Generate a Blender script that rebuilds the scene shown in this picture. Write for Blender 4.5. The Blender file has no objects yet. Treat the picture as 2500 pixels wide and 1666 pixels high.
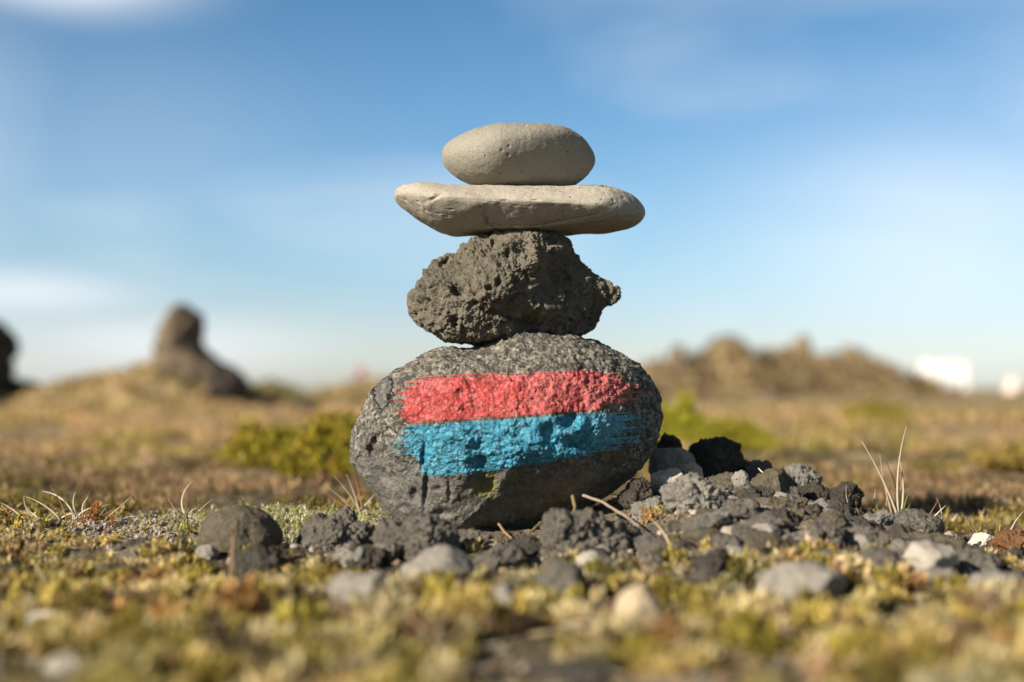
import bpy, bmesh, math, random
import numpy as np
R = math.radians
rng = np.random.default_rng(7)
random.seed(7)
sc = bpy.context.scene
COL = sc.collection

# ------------------------------------------------------------------ camera
FPX = 3472.0                      # focal length in pixels of the 2500 px wide photograph
HC = 0.127                        # lens height above the ground at the cairn
PITCH = math.atan(115 / FPX)
CAMY = -1.30
cam = bpy.data.cameras.new('camera'); camo = bpy.data.objects.new('camera', cam); COL.objects.link(camo)
camo.location = (0, CAMY, HC); camo.rotation_euler = (R(90) + PITCH, 0, 0)
cam.lens = 50; cam.sensor_width = 36; cam.clip_start = 0.02; cam.clip_end = 3000
cam.dof.use_dof = True; cam.dof.focus_distance = 1.265; cam.dof.aperture_fstop = 2.9
sc.camera = camo
SA, CA = math.sin(PITCH), math.cos(PITCH)

def at(px, py, depth):
    """the point seen at that pixel, 'depth' metres in front of the lens (along the ground)"""
    u = (px - 1250) / FPX; v = (833 - py) / FPX
    dy = CA - v * SA; dz = SA + v * CA
    return np.array([u * depth / dy, CAMY + depth, HC + dz * depth / dy])

def proj(P):
    x = P[:, 0]; y = P[:, 1] - CAMY; z = P[:, 2] - HC
    f = y * CA + z * SA; up = -y * SA + z * CA
    return 1250 + FPX * x / f, 833 - FPX * up / f

# ------------------------------------------------------------------ noise
_perm = np.random.default_rng(3).permutation(256).astype(np.int64); _perm = np.concatenate([_perm, _perm, _perm])
_grad = np.random.default_rng(4).normal(size=(256, 3)); _grad /= np.linalg.norm(_grad, axis=1)[:, None]
def perlin(p):
    pi = np.floor(p).astype(np.int64); pf = p - pi
    w = pf * pf * pf * (pf * (pf * 6 - 15) + 10)
    X = pi[:, 0] & 255; Y = pi[:, 1] & 255; Z = pi[:, 2] & 255
    out = 0
    for i in (0, 1):
        wx = w[:, 0] if i else 1 - w[:, 0]
        a = _perm[(X + i) & 255]
        for j in (0, 1):
            wy = w[:, 1] if j else 1 - w[:, 1]
            b = _perm[a + ((Y + j) & 255)]
            for k in (0, 1):
                wz = w[:, 2] if k else 1 - w[:, 2]
                h = _perm[b + ((Z + k) & 255)]
                g = _grad[h]
                d = g[:, 0] * (pf[:, 0] - i) + g[:, 1] * (pf[:, 1] - j) + g[:, 2] * (pf[:, 2] - k)
                out = out + wx * wy * wz * d
    return out * 1.6
def fbm(p, oct=4, gain=.5, lac=2.03):
    s = 0; a = 1
    for i in range(oct):
        s = s + a * perlin(p + 17.3 * i); p = p * lac; a *= gain
    return s
def ridged(p, oct=4, gain=.55):
    s = 0; a = 1
    for i in range(oct):
        s = s + a * (1 - 2 * np.abs(perlin(p + 11.7 * i))); p = p * 2.1; a *= gain
    return s
_off = np.random.default_rng(5).random((512, 3))
def worley(p):
    pi = np.floor(p).astype(np.int64); best = np.full(len(p), 9.)
    for i in (-1, 0, 1):
        for j in (-1, 0, 1):
            for k in (-1, 0, 1):
                c = pi + (i, j, k)
                h = _perm[_perm[_perm[c[:, 0] & 255] + (c[:, 1] & 255)] + (c[:, 2] & 255)]
                q = c + _off[h] - p
                best = np.minimum(best, (q * q).sum(1))
    return np.sqrt(best)
def sstep(a, b, x):
    t = np.clip((x - a) / (b - a), 0, 1); return t * t * (3 - 2 * t)
def n2(x, y, s, oct=4, seed=0):
    return fbm(np.stack([x * s, y * s, np.full_like(x, seed * 7.7 + .5)], 1), oct)

# ------------------------------------------------------------------ object helpers
def tag(o, label=None, cat=None, group=None, kind=None):
    if label: o['label'] = label
    if cat: o['category'] = cat
    if group: o['group'] = group
    if kind: o['kind'] = kind
    return o
def mesh_np(name, V, F, mat=None, smooth=True, col=None):
    me = bpy.data.meshes.new(name)
    V = np.asarray(V, dtype=np.float32); F = np.asarray(F, dtype=np.int32)
    k = F.shape[1]
    me.vertices.add(len(V)); me.vertices.foreach_set('co', V.ravel())
    me.loops.add(F.size); me.loops.foreach_set('vertex_index', F.ravel())
    me.polygons.add(len(F)); me.polygons.foreach_set('loop_start', np.arange(0, F.size, k, dtype=np.int32))
    me.update(calc_edges=True)
    me.polygons.foreach_set('use_smooth', np.full(len(F), smooth))
    if col is not None:
        a = me.color_attributes.new('Col', 'FLOAT_COLOR', 'POINT')
        c = np.ones((len(V), 4), np.float32); c[:, :3] = col; a.data.foreach_set('color', c.ravel())
    if mat: me.materials.append(mat)
    me.update()
    return me
def link(name, me, parent=None, loc=(0, 0, 0), rot=None):
    o = bpy.data.objects.new(name, me); COL.objects.link(o); o.location = loc
    if rot is not None: o.rotation_euler = rot
    if parent: o.parent = parent
    return o
def get_vn(me):
    V = np.empty(len(me.vertices) * 3, np.float32); me.vertices.foreach_get('co', V)
    N = np.empty(len(me.vertices) * 3, np.float32); me.vertex_normals.foreach_get('vector', N)
    return V.reshape(-1, 3).astype(float), N.reshape(-1, 3).astype(float)
def set_v(me, V):
    me.vertices.foreach_set('co', np.asarray(V, np.float32).ravel()); me.update()
_ico = {}
def ico(n):
    if n not in _ico:
        bm = bmesh.new(); bmesh.ops.create_icosphere(bm, subdivisions=n, radius=1)
        me = bpy.data.meshes.new('tmp'); bm.to_mesh(me); bm.free()
        V = np.empty(len(me.vertices) * 3, np.float32); me.vertices.foreach_get('co', V)
        F = np.empty(len(me.polygons) * 3, np.int32); me.polygons.foreach_get('vertices', F)
        bpy.data.meshes.remove(me)
        _ico[n] = (V.reshape(-1, 3).astype(float), F.reshape(-1, 3))
    return _ico[n]

# ------------------------------------------------------------------ materials
class NT:
    def __init__(s, name):
        s.m = bpy.data.materials.new(name); s.m.use_nodes = True; s.t = s.m.node_tree
        s.b = s.t.nodes['Principled BSDF']; s.tc = s.t.nodes.new('ShaderNodeTexCoord')
    def n(s, k, **kw):
        x = s.t.nodes.new(k)
        for a, v in kw.items():
            if a.startswith('i_'): x.inputs[a[2:].replace('_', ' ')].default_value = v
            else: setattr(x, a, v)
        return x
    def l(s, a, b): s.t.links.new(a, b)
    def noise(s, scale, detail=4, rough=.55, co='Object', vec=None, dist=0.):
        x = s.n('ShaderNodeTexNoise'); x.inputs['Scale'].default_value = scale; x.inputs['Detail'].default_value = detail
        x.inputs['Roughness'].default_value = rough; x.inputs['Distortion'].default_value = dist
        s.l(vec if vec is not None else s.tc.outputs[co], x.inputs['Vector']); return x.outputs['Fac']
    def voro(s, scale, co='Object', feat='F1', rand=1.0, vec=None):
        x = s.n('ShaderNodeTexVoronoi', feature=feat); x.inputs['Scale'].default_value = scale
        x.inputs['Randomness'].default_value = rand
        s.l(vec if vec is not None else s.tc.outputs[co], x.inputs['Vector']); return x
    def ramp(s, f, a, b, ca=0., cb=1.):
        x = s.n('ShaderNodeMapRange'); s.l(f, x.inputs['Value'])
        x.inputs['From Min'].default_value = a; x.inputs['From Max'].default_value = b
        x.inputs['To Min'].default_value = ca; x.inputs['To Max'].default_value = cb; x.clamp = True
        return x.outputs['Result']
    def mix(s, f, a, b, mode='MIX'):
        x = s.n('ShaderNodeMix', data_type='RGBA', blend_type=mode)
        for v, i in ((f, 0), (a, 6), (b, 7)):
            if isinstance(v, (int, float)): x.inputs[i].default_value = v
            elif isinstance(v, tuple): x.inputs[i].default_value = (*v, 1)
            else: s.l(v, x.inputs[i])
        return x.outputs[2]
    def math(s, op, a, b=0.):
        x = s.n('ShaderNodeMath', operation=op)
        for v, i in ((a, 0), (b, 1)):
            if isinstance(v, (int, float)): x.inputs[i].default_value = v
            else: s.l(v, x.inputs[i])
        return x.outputs[0]
    def bump(s, h, dist, strength=1., prev=None):
        x = s.n('ShaderNodeBump'); x.inputs['Distance'].default_value = dist; x.inputs['Strength'].default_value = strength
        s.l(h, x.inputs['Height'])
        if prev is not None: s.l(prev, x.inputs['Normal'])
        return x.outputs['Normal']
    def out(s, col, rough=.9, normal=None, spec=.3):
        if isinstance(col, tuple): s.b.inputs['Base Color'].default_value = (*col, 1)
        else: s.l(col, s.b.inputs['Base Color'])
        if isinstance(rough, (int, float)): s.b.inputs['Roughness'].default_value = rough
        else: s.l(rough, s.b.inputs['Roughness'])
        s.b.inputs['Specular IOR Level'].default_value = spec
        if normal is not None: s.l(normal, s.b.inputs['Normal'])
        return s.m

def mat_smooth_stone(name, ca, cb, spot=None, sc_=1., pitcol=(.03, .025, .02), linear=False):
    """water-worn stone: fine grain, tiny pits, faint mottling"""
    t = NT(name)
    big = t.noise(18 * sc_, 3); fine = t.noise(900 * sc_, 3, .7); mid = t.noise(160 * sc_, 4, .6)
    c = t.mix(t.ramp(big, .35, .65), ca, cb)
    c = t.mix(t.ramp(mid, .35, .7, 0, .35), c, tuple(x * .72 for x in ca))
    c = t.mix(t.ramp(t.noise(42 * sc_, 5, .7, dist=.6), .55, .68, 0, .4), c, (ca[0] * .62, ca[1] * .60, ca[2] * .55))
    c = t.mix(t.ramp(t.noise(11 * sc_, 4, .6, dist=.8), .5, .62, 0, .35), c, (cb[0] * 1.25, cb[1] * 1.2, cb[2] * 1.08))
    g = t.ramp(fine, .3, .72)
    c = t.mix(t.math('MULTIPLY', g, .55), t.mix(.65, c, tuple(x * .6 for x in ca)), tuple(min(1, x * 1.45) for x in cb))
    v = t.voro(170 * sc_); pit = t.ramp(v.outputs['Distance'], .06, .17, 1, 0)
    gate = t.ramp(t.noise(38 * sc_, 2), .50, .60)
    pit = t.math('MULTIPLY', pit, gate)
    c = t.mix(pit, c, pitcol)
    if spot:
        v2 = t.voro(55 * sc_); sp = t.ramp(v2.outputs['Distance'], .05, .11, 1, 0)
        sp = t.math('MULTIPLY', sp, t.ramp(t.noise(30, 2), .55, .6))
        c = t.mix(sp, c, spot)
    n = t.bump(fine, .0006, .6)
    n = t.bump(mid, .0016, .6, n)
    n = t.bump(t.math('SUBTRACT', 1., pit), .0012, .8, n)
    if linear:
        mp = t.n('ShaderNodeMapping'); mp.inputs['Scale'].default_value = (.22, .6, 1); t.l(t.tc.outputs['Object'], mp.inputs['Vector'])
        s = t.noise(210, 4, .6, vec=mp.outputs['Vector']); cr = t.ramp(s, .62, .70)
        cr = t.math('MULTIPLY', cr, t.ramp(t.noise(22, 2), .46, .56))
        c = t.mix(t.math('MULTIPLY', cr, .8), c, pitcol)
        n = t.bump(t.math('SUBTRACT', 1., cr), .002, .9, n)
    return t.out(c, .82, n, .3)

def mat_lava(name, ca, cb, sc_=1., warm=None, bump=1., speck=None):
    """vesicular basalt: pores, crumbly grain"""
    t = NT(name)
    big = t.noise(22 * sc_, 5, .6); mid = t.noise(120 * sc_, 6, .7); fine = t.noise(620 * sc_, 4, .75)
    c = t.mix(t.ramp(big, .35, .65), ca, cb)
    if warm: c = t.mix(t.ramp(t.noise(34 * sc_, 5, .65), .5, .66, 0, .8), c, warm)
    c = t.mix(t.ramp(mid, .3, .7, .55, 0), c, tuple(x * .45 for x in ca))
    c = t.mix(t.ramp(fine, .4, .75, 0, .5), c, tuple(min(1, x * 1.7) for x in cb))
    v = t.voro(150 * sc_); pit = t.ramp(v.outputs['Distance'], .12, .34, 1, 0)
    pit = t.math('MULTIPLY', pit, t.ramp(t.noise(48 * sc_, 3), .45, .6))
    c = t.mix(t.math('MULTIPLY', pit, .6), c, tuple(x * .3 for x in ca))
    if speck:
        sp = t.ramp(t.voro(420 * sc_).outputs['Distance'], .10, .22, 1, 0)
        c = t.mix(t.math('MULTIPLY', sp, t.ramp(t.noise(40, 3), .42, .6)), c, speck)
    n = t.bump(fine, .002, 1. * bump)
    n = t.bump(mid, .007, .9 * bump, n)
    n = t.bump(t.math('SUBTRACT', 1., pit), .002, .9 * bump, n)
    return t.out(c, .95, n, .15)

M = {}
M['top'] = mat_smooth_stone('grey river stone', (.25, .232, .188), (.31, .29, .235), spot=(.36, .16, .06))
M['flat'] = mat_smooth_stone('buff river stone', (.34, .308, .252), (.415, .375, .31), linear=True)
M['lava'] = mat_lava('porous basalt', (.185, .168, .130), (.27, .243, .187), warm=(.25, .205, .14))
M['lava_dark'] = mat_lava('dark basalt', (.070, .062, .051), (.115, .101, .082))
M['lava_grey'] = mat_lava('grey basalt', (.145, .130, .106), (.22, .198, .163))
M['lava_brown'] = mat_lava('brown basalt', (.13, .11, .08), (.20, .17, .12))
M['pale_crust'] = mat_lava('pale crusty rock', (.20, .185, .155), (.30, .28, .24), bump=.8)
M['smooth_grey'] = mat_smooth_stone('smooth grey stone', (.21, .187, .158), (.28, .255, .215))
M['smooth_pale'] = mat_smooth_stone('smooth pale stone', (.36, .315, .26), (.45, .40, .33))
M['tan'] = mat_smooth_stone('tan stone', (.42, .32, .20), (.52, .42, .28))
M['white'] = mat_smooth_stone('white stone', (.46, .42, .37), (.58, .54, .48))
M['pinkish'] = mat_smooth_stone('pinkish stone', (.33, .27, .21), (.42, .35, .28))
M['rust'] = mat_lava('rusty slag', (.20, .10, .05), (.30, .16, .075))

# boulder: granular basalt, dark smooth patches
def boulder_nodes(t):
    big = t.noise(14, 4, .6); mid = t.noise(85, 5, .65); fine = t.noise(430, 4, .7)
    h_f = fine; h_m = mid
    v = t.voro(240); grain = v.outputs['Distance']
    return big, mid, fine, grain
t = NT('granular boulder rock')
big, mid, fine, grain = boulder_nodes(t)
c = t.mix(t.ramp(big, .38, .62), (.20, .185, .155), (.30, .275, .22))
c = t.mix(t.ramp(mid, .34, .60, .8, 0), c, (.05, .048, .045))
c = t.mix(t.ramp(fine, .45, .7, 0, .8), c, (.52, .47, .37))
c = t.mix(t.math('MULTIPLY', t.ramp(grain, .0, .25, 1, 0), t.ramp(t.noise(60, 3), .5, .62)), c, (.66, .60, .47))
gcell = t.n('ShaderNodeSeparateColor'); t.l(t.voro(330).outputs['Color'], gcell.inputs[0])
c = t.mix(t.ramp(gcell.outputs[0], .70, .84, 0, .6), c, (.58, .53, .42))
c = t.mix(t.ramp(gcell.outputs[1], .58, .70, 0, .8), c, (.055, .05, .045))
gc2 = t.n('ShaderNodeSeparateColor'); t.l(t.voro(150).outputs['Color'], gc2.inputs[0])
c = t.mix(t.ramp(gc2.outputs[0], .60, .75, 0, .45), c, (.09, .083, .07))
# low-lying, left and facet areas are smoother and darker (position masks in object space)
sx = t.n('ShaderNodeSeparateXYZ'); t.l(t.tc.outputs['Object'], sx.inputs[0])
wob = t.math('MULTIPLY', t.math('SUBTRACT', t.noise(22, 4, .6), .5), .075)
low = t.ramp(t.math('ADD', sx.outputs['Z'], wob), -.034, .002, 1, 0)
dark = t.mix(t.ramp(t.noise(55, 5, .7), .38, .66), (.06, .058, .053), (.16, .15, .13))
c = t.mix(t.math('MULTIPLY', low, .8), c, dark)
def ball(cx, cz, rx, rz, wobble=.4):
    dx = t.math('DIVIDE', t.math('SUBTRACT', sx.outputs['X'], cx), rx); dz = t.math('DIVIDE', t.math('SUBTRACT', sx.outputs['Z'], cz), rz)
    d = t.math('ADD', t.math('MULTIPLY', dx, dx), t.math('MULTIPLY', dz, dz))
    d = t.math('ADD', d, t.math('MULTIPLY', t.math('SUBTRACT', t.noise(130, 4, .7), .5), wobble * 3))
    f = t.ramp(d, .6, 1.05, 1, 0)
    return t.math('MULTIPLY', f, t.ramp(sx.outputs['Y'], 0, .01, 1, 0))
facet = ball(-.1115, .041, .011, .017, 1.1)
c = t.mix(t.math('MULTIPLY', facet, .8), c, (.06, .06, .06))
mossm = t.math('MULTIPLY', ball(-.019, -.042, .012, .013, .8), t.ramp(t.noise(300, 3), .42, .5))
c = t.mix(mossm, c, (.16, .15, .03))
damp = t.math('SUBTRACT', 1., t.math('MAXIMUM', facet, t.math('MULTIPLY', low, .55)))
n = t.bump(t.math('MULTIPLY', fine, damp), .0040, 1.)
n = t.bump(t.math('MULTIPLY', mid, damp), .010, .8, n)
M['boulder'] = t.out(c, t.math('SUBTRACT', .92, t.math('MULTIPLY', t.math('MAXIMUM', facet, low), .38)), n, .4)
def mat_paint(name, c1, c2, c3, cx):
    t = NT(name); big, mid, fine, grain = boulder_nodes(t)
    c = t.mix(t.ramp(mid, .32, .62), c1, c2)
    c = t.mix(t.ramp(fine, .48, .72, 0, .75), c, c3)
    g1 = t.n('ShaderNodeSeparateColor'); t.l(t.voro(330).outputs['Color'], g1.inputs[0])
    c = t.mix(t.ramp(g1.outputs[0], .66, .80, 0, .38), c, c3)
    c = t.mix(t.ramp(g1.outputs[1], .60, .72, 0, .4), c, tuple(x * .45 for x in c1))
    c = t.mix(t.ramp(big, .52, .64, 0, .35), c, c3)
    n = t.bump(fine, .0036, 1.); n = t.bump(mid, .010, .85, n)
    return t.out(c, .45, n, .5)
M['red'] = mat_paint('red brushed paint', (.36, .020, .020), (.68, .080, .075), (.90, .34, .31), 0)
M['blue'] = mat_paint('blue brushed paint', (.010, .15, .25), (.03, .37, .57), (.30, .72, .88), 0)

def mat_attr(name, rough=.8, trans=.0, spec=.2, var=None):
    t = NT(name); a = t.n('ShaderNodeVertexColor', layer_name='Col')
    m = t.out(a.outputs['Color'], rough, None, spec)
    if trans:
        tr = t.n('ShaderNodeBsdfTranslucent'); t.l(a.outputs['Color'], tr.inputs['Color'])
        mx = t.n('ShaderNodeMixShader'); mx.inputs[0].default_value = trans
        t.l(t.b.outputs[0], mx.inputs[1]); t.l(tr.outputs[0], mx.inputs[2])
        t.l(mx.outputs[0], t.t.nodes['Material Output'].inputs['Surface'])
    return m
M['leaf'] = mat_attr('moss and leaf', .75, .3)
M['straw'] = mat_attr('dry grass', .6, .2, .3)
M['bits'] = mat_attr('gravel bits', .9)

# ground
t = NT('heath ground')
geo = t.n('ShaderNodeNewGeometry')
ln = t.n('ShaderNodeVectorMath', operation='LENGTH'); t.l(geo.outputs['Position'], ln.inputs[0]); dist = ln.outputs['Value']
def wn(s, d=4, r=.6): return t.noise(s, d, r, vec=geo.outputs['Position'])
near = t.mix(t.ramp(wn(28), .4, .62), (.050, .038, .024), (.095, .08, .03))
near = t.mix(t.ramp(wn(9, 5), .5, .62), near, (.21, .175, .125))
near = t.mix(t.ramp(wn(210, 4, .7), .45, .7, 0, .6), near, (.30, .255, .19))
near = t.mix(t.ramp(wn(120, 4, .7), .5, .3, 0, .7), near, (.035, .028, .02))
mid_ = t.mix(t.ramp(wn(3.2, 5), .42, .58), (.23, .165, .085), (.125, .115, .035))
mid_ = t.mix(t.ramp(wn(9, 5), .45, .56, 0, .9), mid_, (.07, .052, .028))
mid_ = t.mix(t.ramp(wn(6, 4), .52, .62, 0, .8), mid_, (.46, .33, .20))
far = t.mix(t.ramp(wn(.5, 5), .42, .58), (.36, .26, .14), (.20, .17, .065))
far = t.mix(t.ramp(wn(1.7, 5), .5, .62, 0, .7), far, (.42, .27, .17))
far = t.mix(t.ramp(wn(3.5, 5), .55, .66, 0, .6), far, (.13, .10, .06))
c = t.mix(t.ramp(dist, .5, 1.6), near, mid_); c = t.mix(t.ramp(dist, 1.8, 4.), c, far)
n = t.bump(wn(260, 4, .7), .003, .8); n = t.bump(wn(60, 4), .008, .6, n); n = t.bump(wn(9, 5), .04, t_ if False else .5, n)
M['ground'] = t.out(c, .95, n, .15)

def mat_heath(name, a, b, d, s=1.):
    t = NT(name)
    c = t.mix(t.ramp(t.noise(1.6 * s, 5), .42, .58), a, b)
    c = t.mix(t.ramp(t.noise(4.5 * s, 5), .47, .56, 0, .85), c, d)
    c = t.mix(t.ramp(t.noise(18 * s, 4), .45, .7, 0, .5), c, tuple(min(1, x * 1.5) for x in a))
    n = t.bump(t.noise(8 * s, 6, .7), .12 / s, .8)
    return t.out(c, .95, n, .1)
M['heath'] = mat_heath('dry grass hill', (.66, .49, .27), (.52, .40, .19), (.32, .245, .125))
M['heath_green'] = mat_heath('greenish hill', (.33, .29, .13), (.26, .22, .09), (.36, .27, .14))
M['ridge'] = mat_heath('brown lava ridge', (.38, .27, .15), (.26, .20, .095), (.09, .065, .04), .8)
M['outcrop'] = mat_heath('brown lava outcrop', (.16, .125, .085), (.11, .085, .06), (.21, .16, .11), 3)
M['outcrop_dark'] = mat_heath('dark lava outcrop', (.05, .042, .036), (.03, .027, .025), (.08, .065, .05), 3)
M['spire'] = mat_heath('ochre lava spire', (.30, .23, .12), (.22, .17, .09), (.15, .11, .07), .5)
M['shaded_bank'] = mat_heath('low growth with painted shade', (.022, .03, .013), (.012, .018, .01), (.04, .04, .02), 2)  # shade on the far left bank is put into this near-black green

# ------------------------------------------------------------------ terrain
_mx = np.array([-9, -.02, .05, .10, .14, .20, .26, .33, .39, .47, .8, 9.])
_mh = np.array([0, 0, .003, .016, .030, .032, .020, .002, -.018, -.030, -.042, -.042])
def H0(x, y):
    x = np.asarray(x, float); y = np.asarray(y, float)
    m = np.interp(x, _mx, _mh)
    gate = sstep(-.42, -.03, y) * (1 - sstep(.06, .26, y))
    pos = np.maximum(m, 0) * gate + np.minimum(m, 0) * sstep(-.5, -.05, y) * (1 - .8 * sstep(.10, .35, y))
    drop = -(.022 - .004 * sstep(0, .35, x)) * sstep(.07, .5, y) - .009 * sstep(-.12, -.3, y)
    # beyond, the heath is gently uneven
    return pos + drop * 1.0
def H(x, y, fine=True):
    x = np.atleast_1d(np.asarray(x, float)); y = np.atleast_1d(np.asarray(y, float))
    h = H0(x, y)
    r = np.hypot(x, y)
    h = h + (n2(x, y, 6, 3, 1) * .006 + n2(x, y, 17, 2, 6) * .004) * (1 - sstep(2, 6, r))
    h = h + n2(x, y, .9, 4, 2) * .035 * sstep(.8, 3, r)
    h = h + n2(x, y, 3.1, 3, 8) * .024 * sstep(.55, 1.6, r) * sstep(.1, .8, y) * (1 - sstep(6, 12, r))
    if fine:
        h = h + n2(x, y, 38, 4, 3) * .0042 * (1 - sstep(2, 5, r)) + np.abs(n2(x, y, 130, 3, 4)) * .0018 * (1 - sstep(1.2, 2.5, r))
    return h
def axis(dn, lim, neg, posi):
    a = list(np.arange(-neg, posi + 1e-9, dn)); s = dn; x = a[-1]
    while x < lim: s *= 1.045; x += s; a.append(x)
    s = dn; x = a[0]; pre = []
    while x > -lim: s *= 1.045; x -= s; pre.append(x)
    return np.array(pre[::-1] + a)
ax_x = axis(.0036, 900, .72, .72); ax_y = axis(.0036, 900, 1.0, .6)
gx, gy = np.meshgrid(ax_x, ax_y); gx = gx.ravel(); gy = gy.ravel()
gz = H(gx, gy)
nx, ny = len(ax_x), len(ax_y)
idx = np.arange(nx * ny).reshape(ny, nx)
F = np.stack([idx[:-1, :-1].ravel(), idx[:-1, 1:].ravel(), idx[1:, 1:].ravel(), idx[1:, :-1].ravel()], 1)
ground = link('ground', mesh_np('ground', np.stack([gx, gy, gz], 1), F, M['ground']))
tag(ground, 'uneven heath ground of soil, grit and moss reaching the horizon', 'ground', kind='structure')

def hit(px, py, d0=.3, d1=6.):
    ds = np.concatenate([np.arange(d0, 2., .003), np.arange(2., d1, .02)])
    P = np.array([at(px, py, d) for d in ds])
    h = H(P[:, 0], P[:, 1], False)
    k = np.argmax(P[:, 2] < h)
    return ds[k] if P[k, 2] < h[k] else d1

# ------------------------------------------------------------------ hero stones
def outline_shape(pts, centre, half, n, depth, yexp=.85, d=None, rexp=1.0):
    """swell a measured outline (photo pixels at distance d) into a full solid"""
    d = d or -CAMY
    c = at(*centre, d)
    Q = np.array([at(x, y, d) - c for x, y in pts])
    th = np.arctan2(Q[:, 2], Q[:, 0]); rr = np.hypot(Q[:, 0], Q[:, 2])
    o = np.argsort(th); th = th[o]; rr = rr[o]
    th = np.concatenate([th - 2 * math.pi, th, th + 2 * math.pi]); rr = np.concatenate([rr, rr, rr])
    # resample along the straight outline segments so that the radius follows them
    fine_t = []; fine_r = []
    for a in range(len(th) - 1):
        p = np.array([rr[a] * math.cos(th[a]), rr[a] * math.sin(th[a])]); q = np.array([rr[a + 1] * math.cos(th[a + 1]), rr[a + 1] * math.sin(th[a + 1])])
        for s in np.linspace(0, 1, 5)[:-1]:
            w = p + (q - p) * s; fine_r.append(math.hypot(*w)); fine_t.append(th[a] + (th[a + 1] - th[a]) * s if s == 0 else None)
            if fine_t[-1] is None:
                an = math.atan2(w[1], w[0]); k = round((th[a] - an) / (2 * math.pi)); an += 2 * math.pi * k
                while an < fine_t[-2] - 1e-9: an += 2 * math.pi if fine_t[-2] - an > 3 else fine_t[-2] - an + 1e-6
                fine_t[-1] = an
    S, Fc = ico(n)
    rho = np.hypot(S[:, 0], S[:, 2]); ang = np.arctan2(S[:, 2], S[:, 0])
    rad = np.interp(ang, fine_t, fine_r)
    dep = np.where(S[:, 1] < 0, depth[0], depth[1])
    V = np.stack([rad * rho ** rexp * np.cos(ang), np.sign(S[:, 1]) * np.abs(S[:, 1]) ** yexp * dep, rad * rho ** rexp * np.sin(ang)], 1)
    return c, V, Fc
def smooth_outline(pts, it=1):
    P = np.array(pts, float)
    for _ in range(it):
        A = .75 * P + .25 * np.roll(P, -1, 0); B = .25 * P + .75 * np.roll(P, -1, 0)
        P = np.empty((len(A) * 2, 2)); P[0::2] = A; P[1::2] = B
    return P.tolist()
def carve(V, planes, soft=.85):
    for nrm, dd in planes:
        nrm = np.array(nrm, float); nrm /= np.linalg.norm(nrm)
        e = V @ nrm - dd; m = e > 0
        V[m] -= np.outer(e[m] * soft, nrm)
    return V
def carve_y(V, planes, soft=.92, k=.0045):
    # cut facets into the front by pushing the surface back, keeping the outline
    for nrm, dd in planes:
        nrm = np.array(nrm, float); nrm /= np.linalg.norm(nrm)
        e = V @ nrm - dd; e = k * np.logaddexp(0, e / k); m = V[:, 1] < 0
        V[m, 1] = V[m, 1] * (1 - .92 * np.tanh(e[m] * soft / -nrm[1] / (.92 * np.abs(V[m, 1]) + 1e-6)))
    return V
def sphere_normals(V, F):
    a = V[F[:, 1]] - V[F[:, 0]]; b = V[F[:, 2]] - V[F[:, 0]]; fn = np.cross(a, b)
    N = np.zeros_like(V)
    for k in range(3):
        for j in range(3): N[:, j] += np.bincount(F[:, k], fn[:, j], len(V))
    return N / (np.linalg.norm(N, axis=1)[:, None] + 1e-12)

# -- boulder
B_OUT = [(1263,819),(1340,819),(1404,823),(1451,834),(1498,856),(1552,896),(1589,932),(1612,971),(1613,1015),(1605,1062),(1589,1094),(1567,1130),(1516,1185),(1444,1236),(1354,1276),(1263,1296),(1173,1305),(1083,1300),(1011,1285),(949,1246),(920,1195),(899,1159),(873,1123),(864,1087),(868,1058),(884,1029),(895,997),(913,961),(938,932),(967,903),(996,890),(1011,885),(1036,868),(1065,860),(1119,854),(1162,843),(1209,831),(1235,822)]
BC = (1240, 1060)
cb, V, Fb = outline_shape(B_OUT, BC, None, 8, (.112, .10), .82)
# refine the painted area before shaping the surface
P = V + cb; px, py = proj(P)
fm = (V[:, 1] < 0) & (px > 925) & (px < 1585) & (py > 890) & (py < 1180)
me = mesh_np('boulder', V, Fb)
bm = bmesh.new(); bm.from_mesh(me); bm.verts.ensure_lookup_table()
eds = [e for e in bm.edges if fm[e.verts[0].index] and fm[e.verts[1].index]]
bmesh.ops.subdivide_edges(bm, edges=eds, cuts=1, use_grid_fill=True)
bmesh.ops.triangulate(bm, faces=[f for f in bm.faces if len(f.verts) > 3])
bm.to_mesh(me); bm.free(); me.update()
V, N = get_vn(me)
Fb = np.empty(len(me.polygons) * 3, np.int32); me.polygons.foreach_get('vertices', Fb); Fb = Fb.reshape(-1, 3)
V = carve(V, [((.35, -.62, -.72), .078), ((-.15, -.9, -.55), .098), ((-.85, -.5, .25), .118), ((-.6, -.72, -.35), .104),
              ((.1, -.75, .66), .108)], .75)
V = carve_y(V, [((.80, -.60, .0), .122)], .8)
N = sphere_normals(V, Fb)
rough = 1 - .6 * sstep(-.02, -.05, V[:, 2])
dsp = fbm(V * 11 + 3, 2) * .006 + fbm(V * 45 + 9, 3) * .0024 * rough + fbm(V * 150, 4, .65) * .0017 * rough
dsp -= np.maximum(0, .32 - worley(V * 75 + 2)) * .006 * sstep(-.1, .25, fbm(V * 16 + 40, 2))
V = V + N * dsp[:, None]
px, py = proj(V + cb); front = V[:, 1] < 0
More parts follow.
